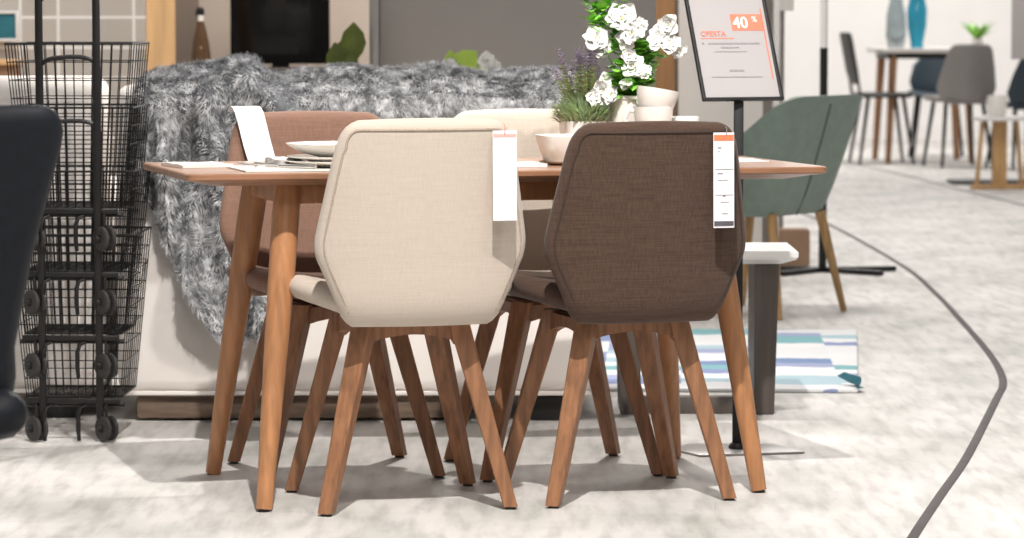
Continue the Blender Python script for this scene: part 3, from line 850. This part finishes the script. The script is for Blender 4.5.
# ------------------------------------------------------------------ wire trolleys
def trolley(label, x, y, z0, ph):
    t = thing('wire_trolley', label, 'trolley', (x, y, z0), -.03, 'nested wire trolleys')
    zb, zr = .112, .53
    wb, wt, db, dt = .124, .162, .12, .16
    def c4(z, f=0):
        k = (z-zb)/(zr-zb)
        return wb+(wt-wb)*k+f, db+(dt-db)*k+f
    bm = bmesh.new(); R = .0014
    nz = 9
    for k in range(nz+1):
        z = zb+(zr-zb)*k/nz; w, d = c4(z)
        r = .0028 if k in (0, nz) else R
        for a, b in (((-w, -d), (w, -d)), ((w, -d), (w, d)), ((w, d), (-w, d)), ((-w, d), (-w, -d))):
            tube(bm, [(*a, z), (*b, z)], r, 4, False)
    for k in range(14):
        s = -1+2*k/13
        for e in (-1, 1):
            tube(bm, [(s*wb, e*db, zb), (s*wt, e*dt, zr)], R, 4, False)
    for k in range(8):
        s = -1+2*k/7
        for e in (-1, 1): tube(bm, [(e*wb, s*db, zb), (e*wt, s*dt, zr)], R, 4, False)
    for k in range(9):
        s = -1+2*k/8
        tube(bm, [(s*wb, -db, zb), (s*wb, db, zb)], R, 4, False); tube(bm, [(-wb, s*db, zb), (wb, s*db, zb)], R, 4, False)
    obj('basket', bm, 'wire', t, True)
    # handle frame: two posts and an arch between them
    yb = -dt-.014
    for s in (-1, 1):
        bm = bmesh.new(); box(bm, (s*.073, yb, (.06+.80)/2), (.019, .012, .74), .004); obj('post', bm, 'wire', t)
    bm = bmesh.new()
    P = [(-.073, yb, .78)]
    for a in range(0, 91, 15):
        P.append((-.073+.05*(1-math.cos(math.radians(a))), yb, .79+.03*math.sin(math.radians(a))))
    P += [(0.0, yb, .822), (.03, yb, .822)]
    for a in range(90, -1, -15):
        P.append((.073-.03*(1-math.cos(math.radians(a))), yb, .79+.03*math.sin(math.radians(a))))
    tube(bm, P, .006, 8); obj('handle', bm, 'wire', t)
    bm = bmesh.new(); tube(bm, [(-wb-.01, yb+.02, .095), (wb+.01, yb+.02, .095)], .006, 8); obj('axle', bm, 'wire', t)
    bm = bmesh.new(); box(bm, (0, yb+.004, .105), (2*wb, .008, .014), .002); obj('bottom_bar', bm, 'wire', t)
    for s in (-1, 1):
        bm = bmesh.new(); n = 20
        for dx in (-.011, .011):
            pr = [(.026, -.006), (.032, -.004), (.032, .004), (.026, .006), (.01, .006), (.01, -.006), (.026, -.006)]
            lathe(bm, pr, (s*.09+dx*.73, yb+dx*.68, .035), n, tilt=Matrix.Rotation(.75, 3, 'Z') @ Matrix.Rotation(PI/2, 3, 'Y'))
        wl = obj('wheel', bm, 'rubber', t)
        bm = bmesh.new(); lathe(bm, [(0, -.02), (.011, -.02), (.011, .02), (0, .02)], (s*.09, yb, .035), 14, tilt=Matrix.Rotation(PI/2, 3, 'Y')); box(bm, (s*.09, yb, .068), (.006, .018, .06), .002)
        obj('fork', bm, 'wire', wl)
        bm = bmesh.new(); hx = s*.045-.025 if s < 0 else .018
        Q = [(hx+.02, yb+.01, .095), (hx+.006, yb-.004, .088), (hx, yb-.008, .07), (hx, yb-.008, .03), (hx+.002, yb-.006, .004)]
        tube(bm, Q, [.005, .005, .006, .006, .005], 8); obj('stand_hook', bm, 'wire', t)
    return t
ordn = ['lowest of the four nested black wire trolleys, its wheels on the floor', 'second lowest of the four nested black wire trolleys', 'second from the top of the four nested black wire trolleys', 'topmost of the four nested black wire trolleys, left of the sofa']
for k in range(4):
    trolley(ordn[k], -1.122, 8.85-.004*k, .1625*k, k)

# ------------------------------------------------------------------ foreground dark chair
def tub(keys, y0, lean, wrap, T, zs, ncol=21):
    bm = bmesh.new()
    pillow(bm, zs, ncol, lambda u, z: Vector((u*interp(keys, z), y0-lean*(z-zs[0])/(zs[-1]-zs[0])+wrap*(u*interp(keys, z))**2, z)), T)
    return bm
TS = .046
t = thing('dark_chair', 'black upholstered chair cut off by the left edge, in front of the trolleys', 'chair', (-1.06, 5.70, 0), .25)
K = [(.445, .18), (.46, .20), (.50, .207), (.55, .205), (.62, .218), (.70, .234), (.78, .255), (.88, .282), (.905, .285), (.922, .281), (.935, .272), (.943, .258), (.946, .24)]
bk = obj('backrest', tub(K, -.19, .06, .5, .022, [.445, .46, .48, .50, .55, .6, .65, .7, .75, .8, .85, .88, .905, .922, .935, .943, .946]), 'navy_leather', t, True, 60)
bm = bmesh.new(); SW = [(-.255, .19), (-.245, .215), (-.22, .222), (-.15, .215), (.0, .20), (.12, .19), (.19, .18), (.22, .15), (.23, .12)]
pillow(bm, [q[0] for q in SW], 19, lambda u, y: Vector((u*interp(SW, y), y, .432+.3*(u*interp(SW, y))**2)), TS)
obj('seat', bm, 'navy_leather', t, True, 60)
for sx in (-1, 1):
    for sy in (-1, 1):
        bm = bmesh.new(); tube(bm, [(sx*.10, sy*.12, .42), (sx*.14, sy*.18, 0)], [.016, .011], 14); obj('leg', bm, 'black_metal', t)

# ------------------------------------------------------------------ sign stand
t = thing('sign_stand', 'black floor sign stand with tilted framed notice right of the table', 'sign', (.565, 8.50, 0))
bm = bmesh.new(); prism(bm, [(-.165, 0), (-.10, -.125), (.165, -.06), (.10, .10), (-.12, .10)], 0, .006, .002); obj('base_plate', bm, 'silver_edge', t)
bm = bmesh.new(); lathe(bm, [(0, .006), (.022, .006), (.022, .012), (.016, .02), (0, .02)], (0, 0, 0), 20); obj('collar', bm, 'black_metal', t)
bm = bmesh.new(); box(bm, (0, .006, .4425), (.024, .018, .875), .002); obj('pole', bm, 'black_metal', t)
FRM = Matrix.Translation((.010, -.014, .882)) @ Matrix.Rotation(.40, 4, 'Z') @ Matrix.Rotation(-.40, 4, 'X')
fw, fh = .216, .312
bm = bmesh.new()
for x in (-fw/2, fw/2): box(bm, (x, 0, fh/2), (.0075, .012, fh+.0075), .001)
for z in (0, fh): box(bm, (0, 0, z), (fw, .012, .0075), .001)
bm.transform(FRM); fr = obj('frame', bm, 'black_metal', t, False)
bm = bmesh.new(); box(bm, (0, .003, fh/2), (fw-.006, .002, fh-.006)); bm.transform(FRM); po = obj('notice', bm, 'poster', t, False)
bm = bmesh.new(); box(bm, (.050, .0012, .207), (.088, .0008, .044)); bm.transform(FRM); obj('orange_block', bm, 'salmon', po, False)
bm = bmesh.new(); box(bm, (.0945, .0012, .150), (.003, .0008, .19)); bm.transform(FRM); obj('red_bar', bm, 'salmon', po, False)
TX = FRM @ Matrix.Translation((.010, .0004, .192)) @ Matrix.Rotation(PI/2, 4, 'X')
text('lettering', '40', .042, 'paper', po, TX, 1.0, .0006)
text('lettering', '%', .022, 'paper', po, FRM @ Matrix.Translation((.064, .0004, .208)) @ Matrix.Rotation(PI/2, 4, 'X'))
text('lettering', 'OFERTA', .019, 'salmon', po, FRM @ Matrix.Translation((-.085, .0004, .170)) @ Matrix.Rotation(PI/2, 4, 'X'))
bm = bmesh.new(); box(bm, (-.04, .0012, .164), (.09, .0006, .002)); bm.transform(FRM); obj('printed_line', bm, 'salmon', po, False)
for a, b, z, h in ((-.085, -.079, .150, .004), (-.068, .075, .150, .004), (-.035, .015, .139, .003), (-.055, .035, .128, .002), (-.022, .018, .077, .005), (-.075, .065, .060, .002)):
    bm = bmesh.new(); box(bm, ((a+b)/2, .0012, z), (b-a, .0006, h)); bm.transform(FRM); obj('printed_line', bm, 'grey_ink', po, False)
bm = bmesh.new(); tube(bm, [(-.03, -.01, .878), (-.015, 0, .888), (0, 0, .892)], .004, 8); obj('clamp', bm, 'black_metal', t)

# ------------------------------------------------------------------ low white table
t = thing('low_table', 'low table with white top and dark slab legs behind the brown chair', 'table', (.507, 9.40, 0))
bm = bmesh.new()
a = [bm.verts.new((sx*.225, sy*.14, .414)) for sx, sy in ((-1, -1), (1, -1), (1, 1), (-1, 1))]
b = [bm.verts.new((sx*.270, sy*.18, .430)) for sx, sy in ((-1, -1), (1, -1), (1, 1), (-1, 1))]
c = [bm.verts.new((sx*.270, sy*.18, .452)) for sx, sy in ((-1, -1), (1, -1), (1, 1), (-1, 1))]
bm.faces.new(a[::-1]); bm.faces.new(c)
for p, q in ((a, b), (b, c)):
    for i in range(4): bm.faces.new((p[i], p[(i+1) % 4], q[(i+1) % 4], q[i]))
bmesh.ops.bevel(bm, geom=list(bm.edges), offset=.004, segments=2, affect='EDGES')
obj('tabletop', bm, 'white_lacquer', t, True, 40)
for sx in (-1, 1):
    bm = bmesh.new()
    vs = [(sx*.155, -.13, 0), (sx*.21, -.13, 0), (sx*.222, -.13, .415), (sx*.155, -.13, .415)]
    add(bm, vs+[(x, .13, z) for x, y, z in vs], [(0, 1, 2, 3), (7, 6, 5, 4), (0, 4, 5, 1), (1, 5, 6, 2), (2, 6, 7, 3), (3, 7, 4, 0)])
    bmesh.ops.bevel(bm, geom=list(bm.edges), offset=.003, segments=2, affect='EDGES')
    obj('leg', bm, 'dark_slab', t, True, 40)
bm = bmesh.new(); box(bm, (0, -.09, .024), (.31, .04, .048), .003); obj('stretcher', bm, 'dark_slab', t)

# ------------------------------------------------------------------ rug
bm = bmesh.new()
prism(bm, [(.26, 9.84), (1.0, 9.80), (1.185, 11.67), (.29, 11.70)], .001, .012, .004)
o = obj('rug', bm, ['rug', 'white_cloth'], None, True, 40)
tag(o, 'blue, teal and white dashed rug on the floor beyond the low table', 'rug')
bm = bmesh.new(); P_ = []
for k in range(7):
    a = k/6*1.9
    P_.append([bm.verts.new((x, y, .013+.030*(1-math.cos(a))*w_)) for x, y, w_ in ((
            .985+.03*math.sin(a)*.9, 9.80+.004*k, .8), (1.022-.018*k*.5, 9.815+.012*k, 1.0), (1.012-.01*k, 9.90+.006*k, .6))])
for a, b in zip(P_, P_[1:]):
    for q in (0, 1): bm.faces.new((a[q], a[q+1], b[q+1], b[q]))
c_ = obj('curled_corner', bm, 'teal', o)

# ------------------------------------------------------------------ green armchair
def armchair(loc, rz):
    t = thing('tub_armchair', 'grey-green felt armchair with oak legs right of the sign stand', 'armchair', (*loc, 0), rz)
    # local: faces +y; wall follows a U in plan, height falls towards the arms
    bm = bmesh.new()
    n = 48
    def wall(s, v, off):
        # s in [-1,1] along the U from left arm tip round the back to right arm tip; v 0 bottom..1 top
        a = abs(s); sg = 1 if s > 0 else -1
        tp_ = 1
        Wt, Dt = .30, .30
        if a < .42:      # back
            x = a/.42*(Wt-.10); y = -Dt
        elif a < .58:    # corner
            th = (a-.42)/.16*PI/2; x = Wt-.10+.10*math.sin(th); y = -Dt+.10*(1-math.cos(th))
        else:
            x = Wt; y = -Dt+.10+(a-.58)/.42*.40
        h = interp([(0, .80), (.43, .80), (.48, .792), (.54, .765), (.62, .705), (.68, .665), (.73, .648), (.80, .642), (1, .635)], a)
        zb = .365
        z = zb+(h-zb)*v
        k = .74+.26*((z-zb)/(.80-zb))**.8     # taper to the seat
        k2 = .50+.50*((z-zb)/(.80-zb))**.8
        P = Vector((sg*x*k, y*k2 if y < 0 else y*.95, z))
        nx, ny = (0, -1) if a < .42 else ((math.sin((a-.42)/.16*PI/2)*sg, -math.cos((a-.42)/.16*PI/2)) if a < .58 else (sg, 0))
        return P-Vector((nx, ny, 0))*off
    rows_o, rows_i = [], []
    ss = [-1+2*i/n for i in range(n+1)]
    for v in [0, .1, .25, .4, .55, .7, .85, .95, 1]:
        rows_o.append([bm.verts.new(wall(s, v, 0)) for s in ss])
    for v in [1, .95, .85, .7, .55, .4, .25, .1, 0]:
        rows_i.append([bm.verts.new(wall(s, v, .035)) for s in ss])
    rows = rows_o+rows_i
    for a, b in zip(rows, rows[1:]):
        for i in range(n): bm.faces.new((a[i], a[i+1], b[i+1], b[i]))
    m_ = len(rows)
    for i in range(n): bm.faces.new((rows[-1][i], rows[-1][i+1], rows[0][i+1], rows[0][i]))
    for e in (0, n): bm.faces.new([r[e] for r in rows])
    sh = obj('shell', bm, 'green_felt', t, True, 50)
    for sg in (0,):
        bm = bmesh.new()
        tube(bm, [wall(0, v, -.001) for v in [0, .2, .4, .6, .8, .93]], .0035, 6); obj('seam', bm, 'green_trim', sh)
    bm = bmesh.new()
    prism(bm, [(-.19, -.10), (.19, -.10), (.205, .16), (.18, .22), (-.18, .22), (-.205, .16)], .362, .45, .025, seg=3)
    obj('seat', bm, 'green_felt', t, True, 50)
    for sx, sy in ((-1, -1), (1, -1), (-1, 1), (1, 1)):
        bm = bmesh.new(); tube(bm, [(sx*.17, sy*.15, .37), (sx*.23, sy*.22, 0)], [.020, .012], 16); obj('leg', bm, 'oak', t)
    return t
armchair((.912, 12.48), .95)

# brown box, floor stand, lamp, cabinet
t = thing('cardboard_box', 'brown cardboard box on the floor behind the grey-green armchair', 'box', (1.15, 14.75, 0))
bm = bmesh.new(); box(bm, (0, 0, .08), (.27, .16, .16), .003); obj('carton', bm, 'card', t)
for s in (-1, 1):
    bm = bmesh.new(); box(bm, (s*.067, 0, .1625), (.131, .158, .004), .001, rot=None); obj('flap', bm, 'card', t)
t = thing('floor_stand', 'thin black pole stand with flat cross feet behind the armchair', 'stand', (1.319, 14.45, 0))
bm = bmesh.new(); tube(bm, [(0, 0, .01), (0, 0, .95)], .017, 14); obj('lower_pole', bm, 'black_metal', t)
bm = bmesh.new(); tube(bm, [(0, 0, .95), (0, 0, 1.9)], .016, 14); obj('upper_pole', bm, 'white_lacquer', t)
for a in (-.78, .15, PI-.3, PI+.9):
    bm = bmesh.new(); box(bm, (.16*math.cos(a), .16*math.sin(a), .012), (.32, .035, .02), .004, rot=Matrix.Rotation(a, 3, 'Z')); 
    # rotate about own centre already applied by box()
    obj('foot', bm, 'black_metal', t)
t = thing('floor_lamp', 'white shaded floor lamp on a thin grey pole behind the sign', 'lamp', (1.19, 15.1, 0))
bm = bmesh.new(); lathe(bm, [(0, 0), (.11, 0), (.11, .012), (.02, .022), (0, .022)]); obj('base', bm, 'silver_edge', t)
bm = bmesh.new(); tube(bm, [(0, 0, .02), (0, 0, 1.3)], .014, 12); obj('pole', bm, 'silver_edge', t)
bm = bmesh.new(); lathe(bm, [(.055, 1.107), (.055, 1.36), (.052, 1.36), (.052, 1.107), (.055, 1.107)], n=36); obj('lamp_shade', bm, 'shade', t)
t = thing('tall_cabinet', 'tall white-framed cabinet with dark panel behind the sign pole', 'cabinet', (.985, 13.75, 0))
bm = bmesh.new()
for x in (-.07, .07): box(bm, (x, 0, 1.0), (.022, .3, 2.0), .002)
for z in (.02, 1.0-.37, 2.0): box(bm, (0, 0, z), (.162, .3, .03), .002)
obj('frame', bm, 'white_lacquer', t)
bm = bmesh.new(); box(bm, (0, .05, 1.0), (.118, .18, 1.95)); obj('panel', bm, 'grey_panel', t)

# ------------------------------------------------------------------ display room behind the sofa
t = thing('grey_wardrobe', 'large plain grey metal wardrobe with pale left edge behind the sofa', 'wardrobe', (.02, 12.0, 0))
bm = bmesh.new(); box(bm, (0, .25, 1.1), (.97, .5, 2.1), .004); obj('body', bm, 'grey_panel', t)
bm = bmesh.new(); box(bm, (-.503, .22, 1.1), (.034, .5, 2.12), .004); obj('edge_panel', bm, 'silver_edge', t)
bm = bmesh.new(); box(bm, (0, .25, .025), (.9, .44, .05), .004); obj('plinth', bm, 'black_foot', t)
t = thing('sideboard', 'low greige sideboard behind the sofa carrying the television', 'sideboard', (-1.0, 13.85, 0))
bm = bmesh.new(); box(bm, (0, .15, .46), (1.05, .42, .78), .004); obj('body', bm, 'pale_panel', t)
bm = bmesh.new(); box(bm, (0, .15, .86), (1.08, .45, .03), .003); obj('worktop', bm, 'dark_slab', t)
for s in (-1, 1):
    bm = bmesh.new(); box(bm, (s*.25, -.065, .46), (.49, .018, .72), .003); d = obj('door', bm, 'pale_panel', t)
    bm = bmesh.new(); tube(bm, [(s*.05, -.088, .42), (s*.05, -.088, .54)], .006, 8); obj('handle', bm, 'steel', d)
    for y in (0, .3):
        bm = bmesh.new(); box(bm, (s*.48, y, .035), (.04, .04, .07)); obj('leg', bm, 'black_foot', t)
t = thing('television', 'black flat television screen behind the sofa', 'television', (-.946, 13.95, .85))
bm = bmesh.new(); box(bm, (0, .0, .39), (.405, .035, .70), .004); obj('screen', bm, 'screen', t)
bm = bmesh.new(); box(bm, (0, .02, .02), (.07, .03, .04), .003); box(bm, (0, .0, .006), (.26, .14, .012), .003); obj('stand', bm, 'black_metal', t)
t = thing('bottle', 'slim brown glass bottle on the sideboard beside the wooden post', 'bottle', (-1.255, 13.78, .875), .2)
bm = bmesh.new(); lathe(bm, [(0, 0), (.036, 0), (.040, .006), (.040, .05), (.034, .10), (.023, .15), (.013, .19), (.011, .215), (.0, .215)], n=28); obj('glass', bm, 'bottle', t)
bm = bmesh.new(); lathe(bm, [(.0125, .186), (.0135, .19), (.0125, .214)], n=20); obj('label_band', bm, 'china', t)
bm = bmesh.new(); lathe(bm, [(0, .214), (.014, .214), (.016, .225), (.013, .24), (0, .244)], n=20); tube(bm, [(-.013, 0, .2), (-.02, 0, .225), (-.008, 0, .247), (.01, 0, .24)], .0025, 6); obj('stopper', bm, 'black_metal', t)

rp = random.Random(3)
def floor_plant(label, loc, leaves, m, flowers=()):
    t = thing('tall_plant', label, 'plant', (*loc, 0))
    bm = bmesh.new(); lathe(bm, [(0, 0), (.10, 0), (.105, .005), (.13, .30), (.13, .32), (.118, .32), (.115, .28), (0, .27)], n=32); obj('pot', bm, 'china', t)
    bm = bmesh.new()
    for (x, y, z, d, ln, w) in leaves:
        tube(bm, [(0, 0, .27), (x*.4, y*.4, z*.6), (x, y, z)], [.006, .005, .003], 6)
    obj('stems', bm, 'leaf', t)
    for (x, y, z, d, ln, w) in leaves:
        bm = bmesh.new(); leaf(bm, Vector((x, y, z)), Vector(d), ln, w, .15, up=Vector((.1, -1, .2))); 
        bmesh.ops.subdivide_edges(bm, edges=list(bm.edges), cuts=1, use_grid_fill=True, smooth=.6)
        obj('leaf', bm, m, t)
    for (x, y, z, R) in flowers: blossom(Vector((x, y, z)), R, t)
floor_plant('broad dark green leaves showing behind the sofa beside the grey wardrobe', (-.585, 11.78),
            [(.035, 0, .925, (.04, 0, 1), .14, .09), (.01, -.02, .86, (-.25, 0, 1), .14, .10), (.0, -.04, .86, (.3, 0, 1), .12, .08), (-.02, .04, .90, (.25, 0, .6), .12, .08), (.01, -.05, .82, (.2, -.1, 1), .14, .09)], 'olive_leaf')
floor_plant('white flowers and one lime leaf peeping over the sofa back', (-.165, 10.85),
            [(-.03, -.02, .895, (.62, -.1, .62), .115, .085), (-.03, -.02, .91, (.02, -.1, 1), .07, .04), (.02, .02, .86, (.6, 0, .5), .12, .06)], 'lime_leaf',
            [(-.035, -.02, .93, .028), (.085, -.01, .945, .032), (.11, 0, .925, .026), (-.055, 0, .915, .022)])
t = thing('picture', 'teal framed picture at the top left, left of the tiled wall', 'picture', (-2.02, 13.545, 1.045))
bm = bmesh.new(); box(bm, (0, 0, 0), (.11, .012, .10), .002); obj('print', bm, 'teal', t)
bm = bmesh.new()
for z in (-.055, .055): box(bm, (0, -.002, z), (.13, .02, .012), .002)
for x in (-.06, .06): box(bm, (x, -.002, 0), (.012, .02, .11), .002)
obj('frame', bm, 'white_lacquer', t)
t = thing('shelf_unit', 'brown wooden shelf below the teal picture, behind the white armchair', 'shelf', (-1.94, 13.35, 0))
bm = bmesh.new(); box(bm, (-.14, .05, .45), (.28, .2, .90), .003); obj('carcass', bm, 'crate', t)
bm = bmesh.new(); box(bm, (-.14, .05, .905), (.30, .22, .02), .002); obj('top_board', bm, 'pine', t)

# ------------------------------------------------------------------ far dining corner
M['far_wood'] = mat('far_brown_wood', (.38, .19, .095), .6, scale=4, stretch=(12, 12, 1), amt=.2)
t = thing('far_dining_table', 'far table with pale top and wooden legs by the white wall', 'table', (3.06, 25.4, 0), .05, None)
bm = bmesh.new(); box(bm, (0, 0, .825), (.74, .75, .035), .004); obj('tabletop', bm, 'pale_panel', t)
bm = bmesh.new(); box(bm, (0, 0, .785), (.62, .6, .04), .003); obj('apron', bm, 'black_metal', t)
for sx in (-1, 1):
    for sy in (-1, 1):
        bm = bmesh.new(); tube(bm, [(sx*.27, sy*.27, .80), (sx*.31, sy*.31, 0)], [.032, .022], 12); obj('leg', bm, 'far_wood', t)
def side_chair(label, loc, rz, m, shell=True, z=.43, hb=.86):
    t = thing('far_chair', label, 'chair', (*loc, 0), rz, 'chairs round the far table')
    bm = bmesh.new()
    K = [(z, .16), (z+.05, .20), (z+.12, .225), (z+.25, .20), (hb-.04, .165), (hb-.01, .14), (hb, .11)] if shell else [(z+.1, .17), (z+.2, .19), (hb-.05, .19), (hb-.01, .18), (hb, .16)]
    zs = [k[0] for k in K]
    pillow(bm, zs, 13, lambda u, q: Vector((u*interp(K, q), -.20-.09*(q-z)/(hb-z)+(1.3 if shell else .4)*(u*interp(K, q))**2, q)), .012); obj('backrest', bm, m, t, True, 60)
    bm = bmesh.new(); W = [(-.215, .15), (-.18, .19), (0, .225), (.17, .21), (.215, .17)]
    pillow(bm, [w[0] for w in W], 13, lambda u, y: Vector((u*interp(W, y), y, z+.02+(.6 if shell else 0)*(u*interp(W, y))**2)), .018); obj('seat', bm, m, t, True, 60)
    for sx in (-1, 1):
        for sy in (-1, 1):
            bm = bmesh.new(); tube(bm, [(sx*.14, sy*.13, z+.01), (sx*.19, sy*.2, 0)], [.016, .011], 10); obj('leg', bm, 'black_metal', t)
    if not shell:
        for sx in (-1, 1):
            bm = bmesh.new(); tube(bm, [(sx*.15, -.19, z), (sx*.15, -.22, z+.2)], .011, 8); obj('back_post', bm, 'black_metal', t)
    return t
side_chair('dark side chair at the left of the far table, facing right', (2.72, 25.1), -PI/2+.1, 'dark_shell', False, .48, .96)
side_chair('grey shell chair on the near side of the far table', (3.21, 24.55), .22, 'grey_shell', True, .45, .88)
side_chair('dark navy shell chair at the right edge by the round stool', (3.63, 24.2), .35, 'navy_shell', True, .42, .82)
side_chair('navy chair half hidden behind the far table', (3.26, 26.2), PI-.2, 'navy_shell', True, .45, .78)
def vase(name, label, loc, prof, m):
    bm = bmesh.new(); lathe(bm, prof, (0, 0, 0), 24); o = obj(name, bm, m, None, True, 50); o.location = loc; return tag(o, label, 'vase')
vase('vase', 'tall blue glass vase on the far table', (2.985, 25.2, .8425), [(0, 0), (.05, 0), (.045, .03), (.07, .16), (.075, .28), (.05, .40), (.045, .48), (.04, .48), (.045, .40), (.07, .28), (.062, .16), (0, .02)], 'blue_glass')
vase('vase', 'clear glass vase left of the blue vase on the far table', (2.83, 25.2, .8425), [(0, 0), (.06, 0), (.075, .10), (.07, .25), (.045, .36), (.05, .42), (.045, .42), (.04, .36), (.065, .25), (.07, .1), (0, .015)], 'clear_glass')
t = thing('small_plant', 'small green potted plant on the far table beside the hanging board', 'plant', (3.43, 25.2, .8425))
bm = bmesh.new(); lathe(bm, [(0, 0), (.035, 0), (.045, .07), (.04, .07), (0, .06)], n=20); obj('pot', bm, 'china', t)
bm = bmesh.new()
for k in range(50):
    a = rp.uniform(0, 2*PI); leaf(bm, Vector((0, 0, .06)), Vector((math.cos(a)*.6, math.sin(a)*.6, rp.uniform(.5, 1.4))), rp.uniform(.08, .2), .04, .3, nseg=2)
obj('foliage', bm, 'leaf', t, False)
# round stool
t = thing('round_stool', 'pale wooden stool with round white seat at the right edge', 'stool', (3.045, 21.3, 0), .2)
bm = bmesh.new(); lathe(bm, [(0, .430), (.16, .430), (.17, .437), (.17, .452), (.163, .458), (0, .458)], n=36); obj('seat', bm, 'white_lacquer', t)
bm = bmesh.new(); box(bm, (0, 0, .225), (.085, .05, .41), .004); obj('post', bm, 'oak', t)
for s in (-1, 1):
    bm = bmesh.new(); box(bm, (s*.13, 0, .22), (.022, .03, .44), .003, rot=Matrix.Rotation(-s*.09, 3, 'Y')); obj('leg', bm, 'oak', t)
bm = bmesh.new(); box(bm, (0, 0, .016), (.36, .06, .03), .003); obj('stretcher', bm, 'oak', t)
lath_thing('white_pot', 'small white cup standing on the round stool', 'cup', (3.02, 21.25, .458), [(0, 0), (.045, 0), (.06, .02), (.062, .10), (.055, .13), (.05, .13), (.055, .1), (.05, .02), (0, .015)], 'china')
t = thing('floor_stand', 'dark flat-footed stand on the floor behind the round stool', 'stand', (3.1, 22.0, 0))
bm = bmesh.new(); box(bm, (0, 0, .012), (.55, .3, .024), .006); obj('foot', bm, 'black_metal', t)
bm = bmesh.new(); tube(bm, [(.22, 0, .02), (.22, 0, 1.0)], .012, 10); obj('pole', bm, 'black_metal', t)
t = thing('hanging_board', 'plain lilac-grey board hanging at the upper right', 'board', (2.98, 19.5, .0))
bm = bmesh.new(); box(bm, (.02, 0, 1.42), (.30, .02, 1.17), .003); obj('board', bm, 'lilac_board', t)
for s in (-.1, .14):
    bm = bmesh.new(); tube(bm, [(s, 0, 2.0), (s, 0, 4.2)], .003, 6); obj('cord', bm, 'steel', t)

# ------------------------------------------------------------------ light
w = bpy.data.worlds.new('World'); S.world = w; w.use_nodes = True
w.node_tree.nodes['Background'].inputs[0].default_value = (1.0, .975, .95, 1)
w.node_tree.nodes['Background'].inputs[1].default_value = .31
def spot(loc, tgt, e, ang, rad, blend=.4, col=(1, .96, .915)):
    l = bpy.data.lights.new('spotlight', 'SPOT'); l.energy = e; l.spot_size = math.radians(ang); l.spot_blend = blend
    l.shadow_soft_size = rad; l.color = col
    o = bpy.data.objects.new('spotlight', l); C.objects.link(o); o.location = loc
    o.rotation_euler = (Vector(tgt)-Vector(loc)).to_track_quat('-Z', 'Y').to_euler()
    return o
spot((.05, 4.75, 4.6), (.1, 7.35, .2), 1230, 50, .04, .6)
spot((1.5, 5.3, 4.6), (.4, 7.8, .3), 190, 52, .04)
spot((-.3, 10.0, 4.5), (-.42, 9.1, .5), 560, 36, .05, .5)
spot((1.7, 5.4, 4.6), (-.45, 9.1, .35), 520, 21, .05, .35)
def area(loc, size, e, col=(1, .96, .92)):
    l = bpy.data.lights.new('fill_light', 'AREA'); l.energy = e; l.size = size; l.color = col  # unseen soft fill lamps, no fitting behind them
    o = bpy.data.objects.new('fill_light', l); C.objects.link(o); o.location = loc
area((2.2, 17, 4.6), 4, 200)
area((3.0, 26, 4.4), 4, 330)
area((.3, 2.4, 3.9), 1.8, 100)  # front fill, added to brighten the chair backs that face the camera
area((-.7, 12.5, 3.5), 1.2, 85)  # added to lighten the display room walls and the top of the throw
area((-2.2, 12.4, 3.7), 1.2, 28)  # extra fill, added to lift the tiled wall
area((.85, 12.0, 3.8), .8, 55)  # extra fill, added to lift the pale partition panel
area((-.15, 11.1, 3.6), .6, 26)  # small fill added for the flowers and lime leaf behind the sofa

# ------------------------------------------------------------------ camera
cam = bpy.data.cameras.new('camera'); co = bpy.data.objects.new('camera', cam); C.objects.link(co)
cam.sensor_width = 36; cam.lens = 36*3410/1024
co.location = (0, 0, 1.093)
co.rotation_euler = (PI/2-math.atan(255/3410), 0, 0)
cam.clip_end = 200
cam.dof.use_dof = True; cam.dof.focus_distance = 7.55; cam.dof.aperture_fstop = 7.0
S.camera = co
vs = S.view_settings
vs.view_transform = 'Standard'; vs.look = 'None'; vs.gamma = 1; vs.exposure = 0; vs.use_curve_mapping = False
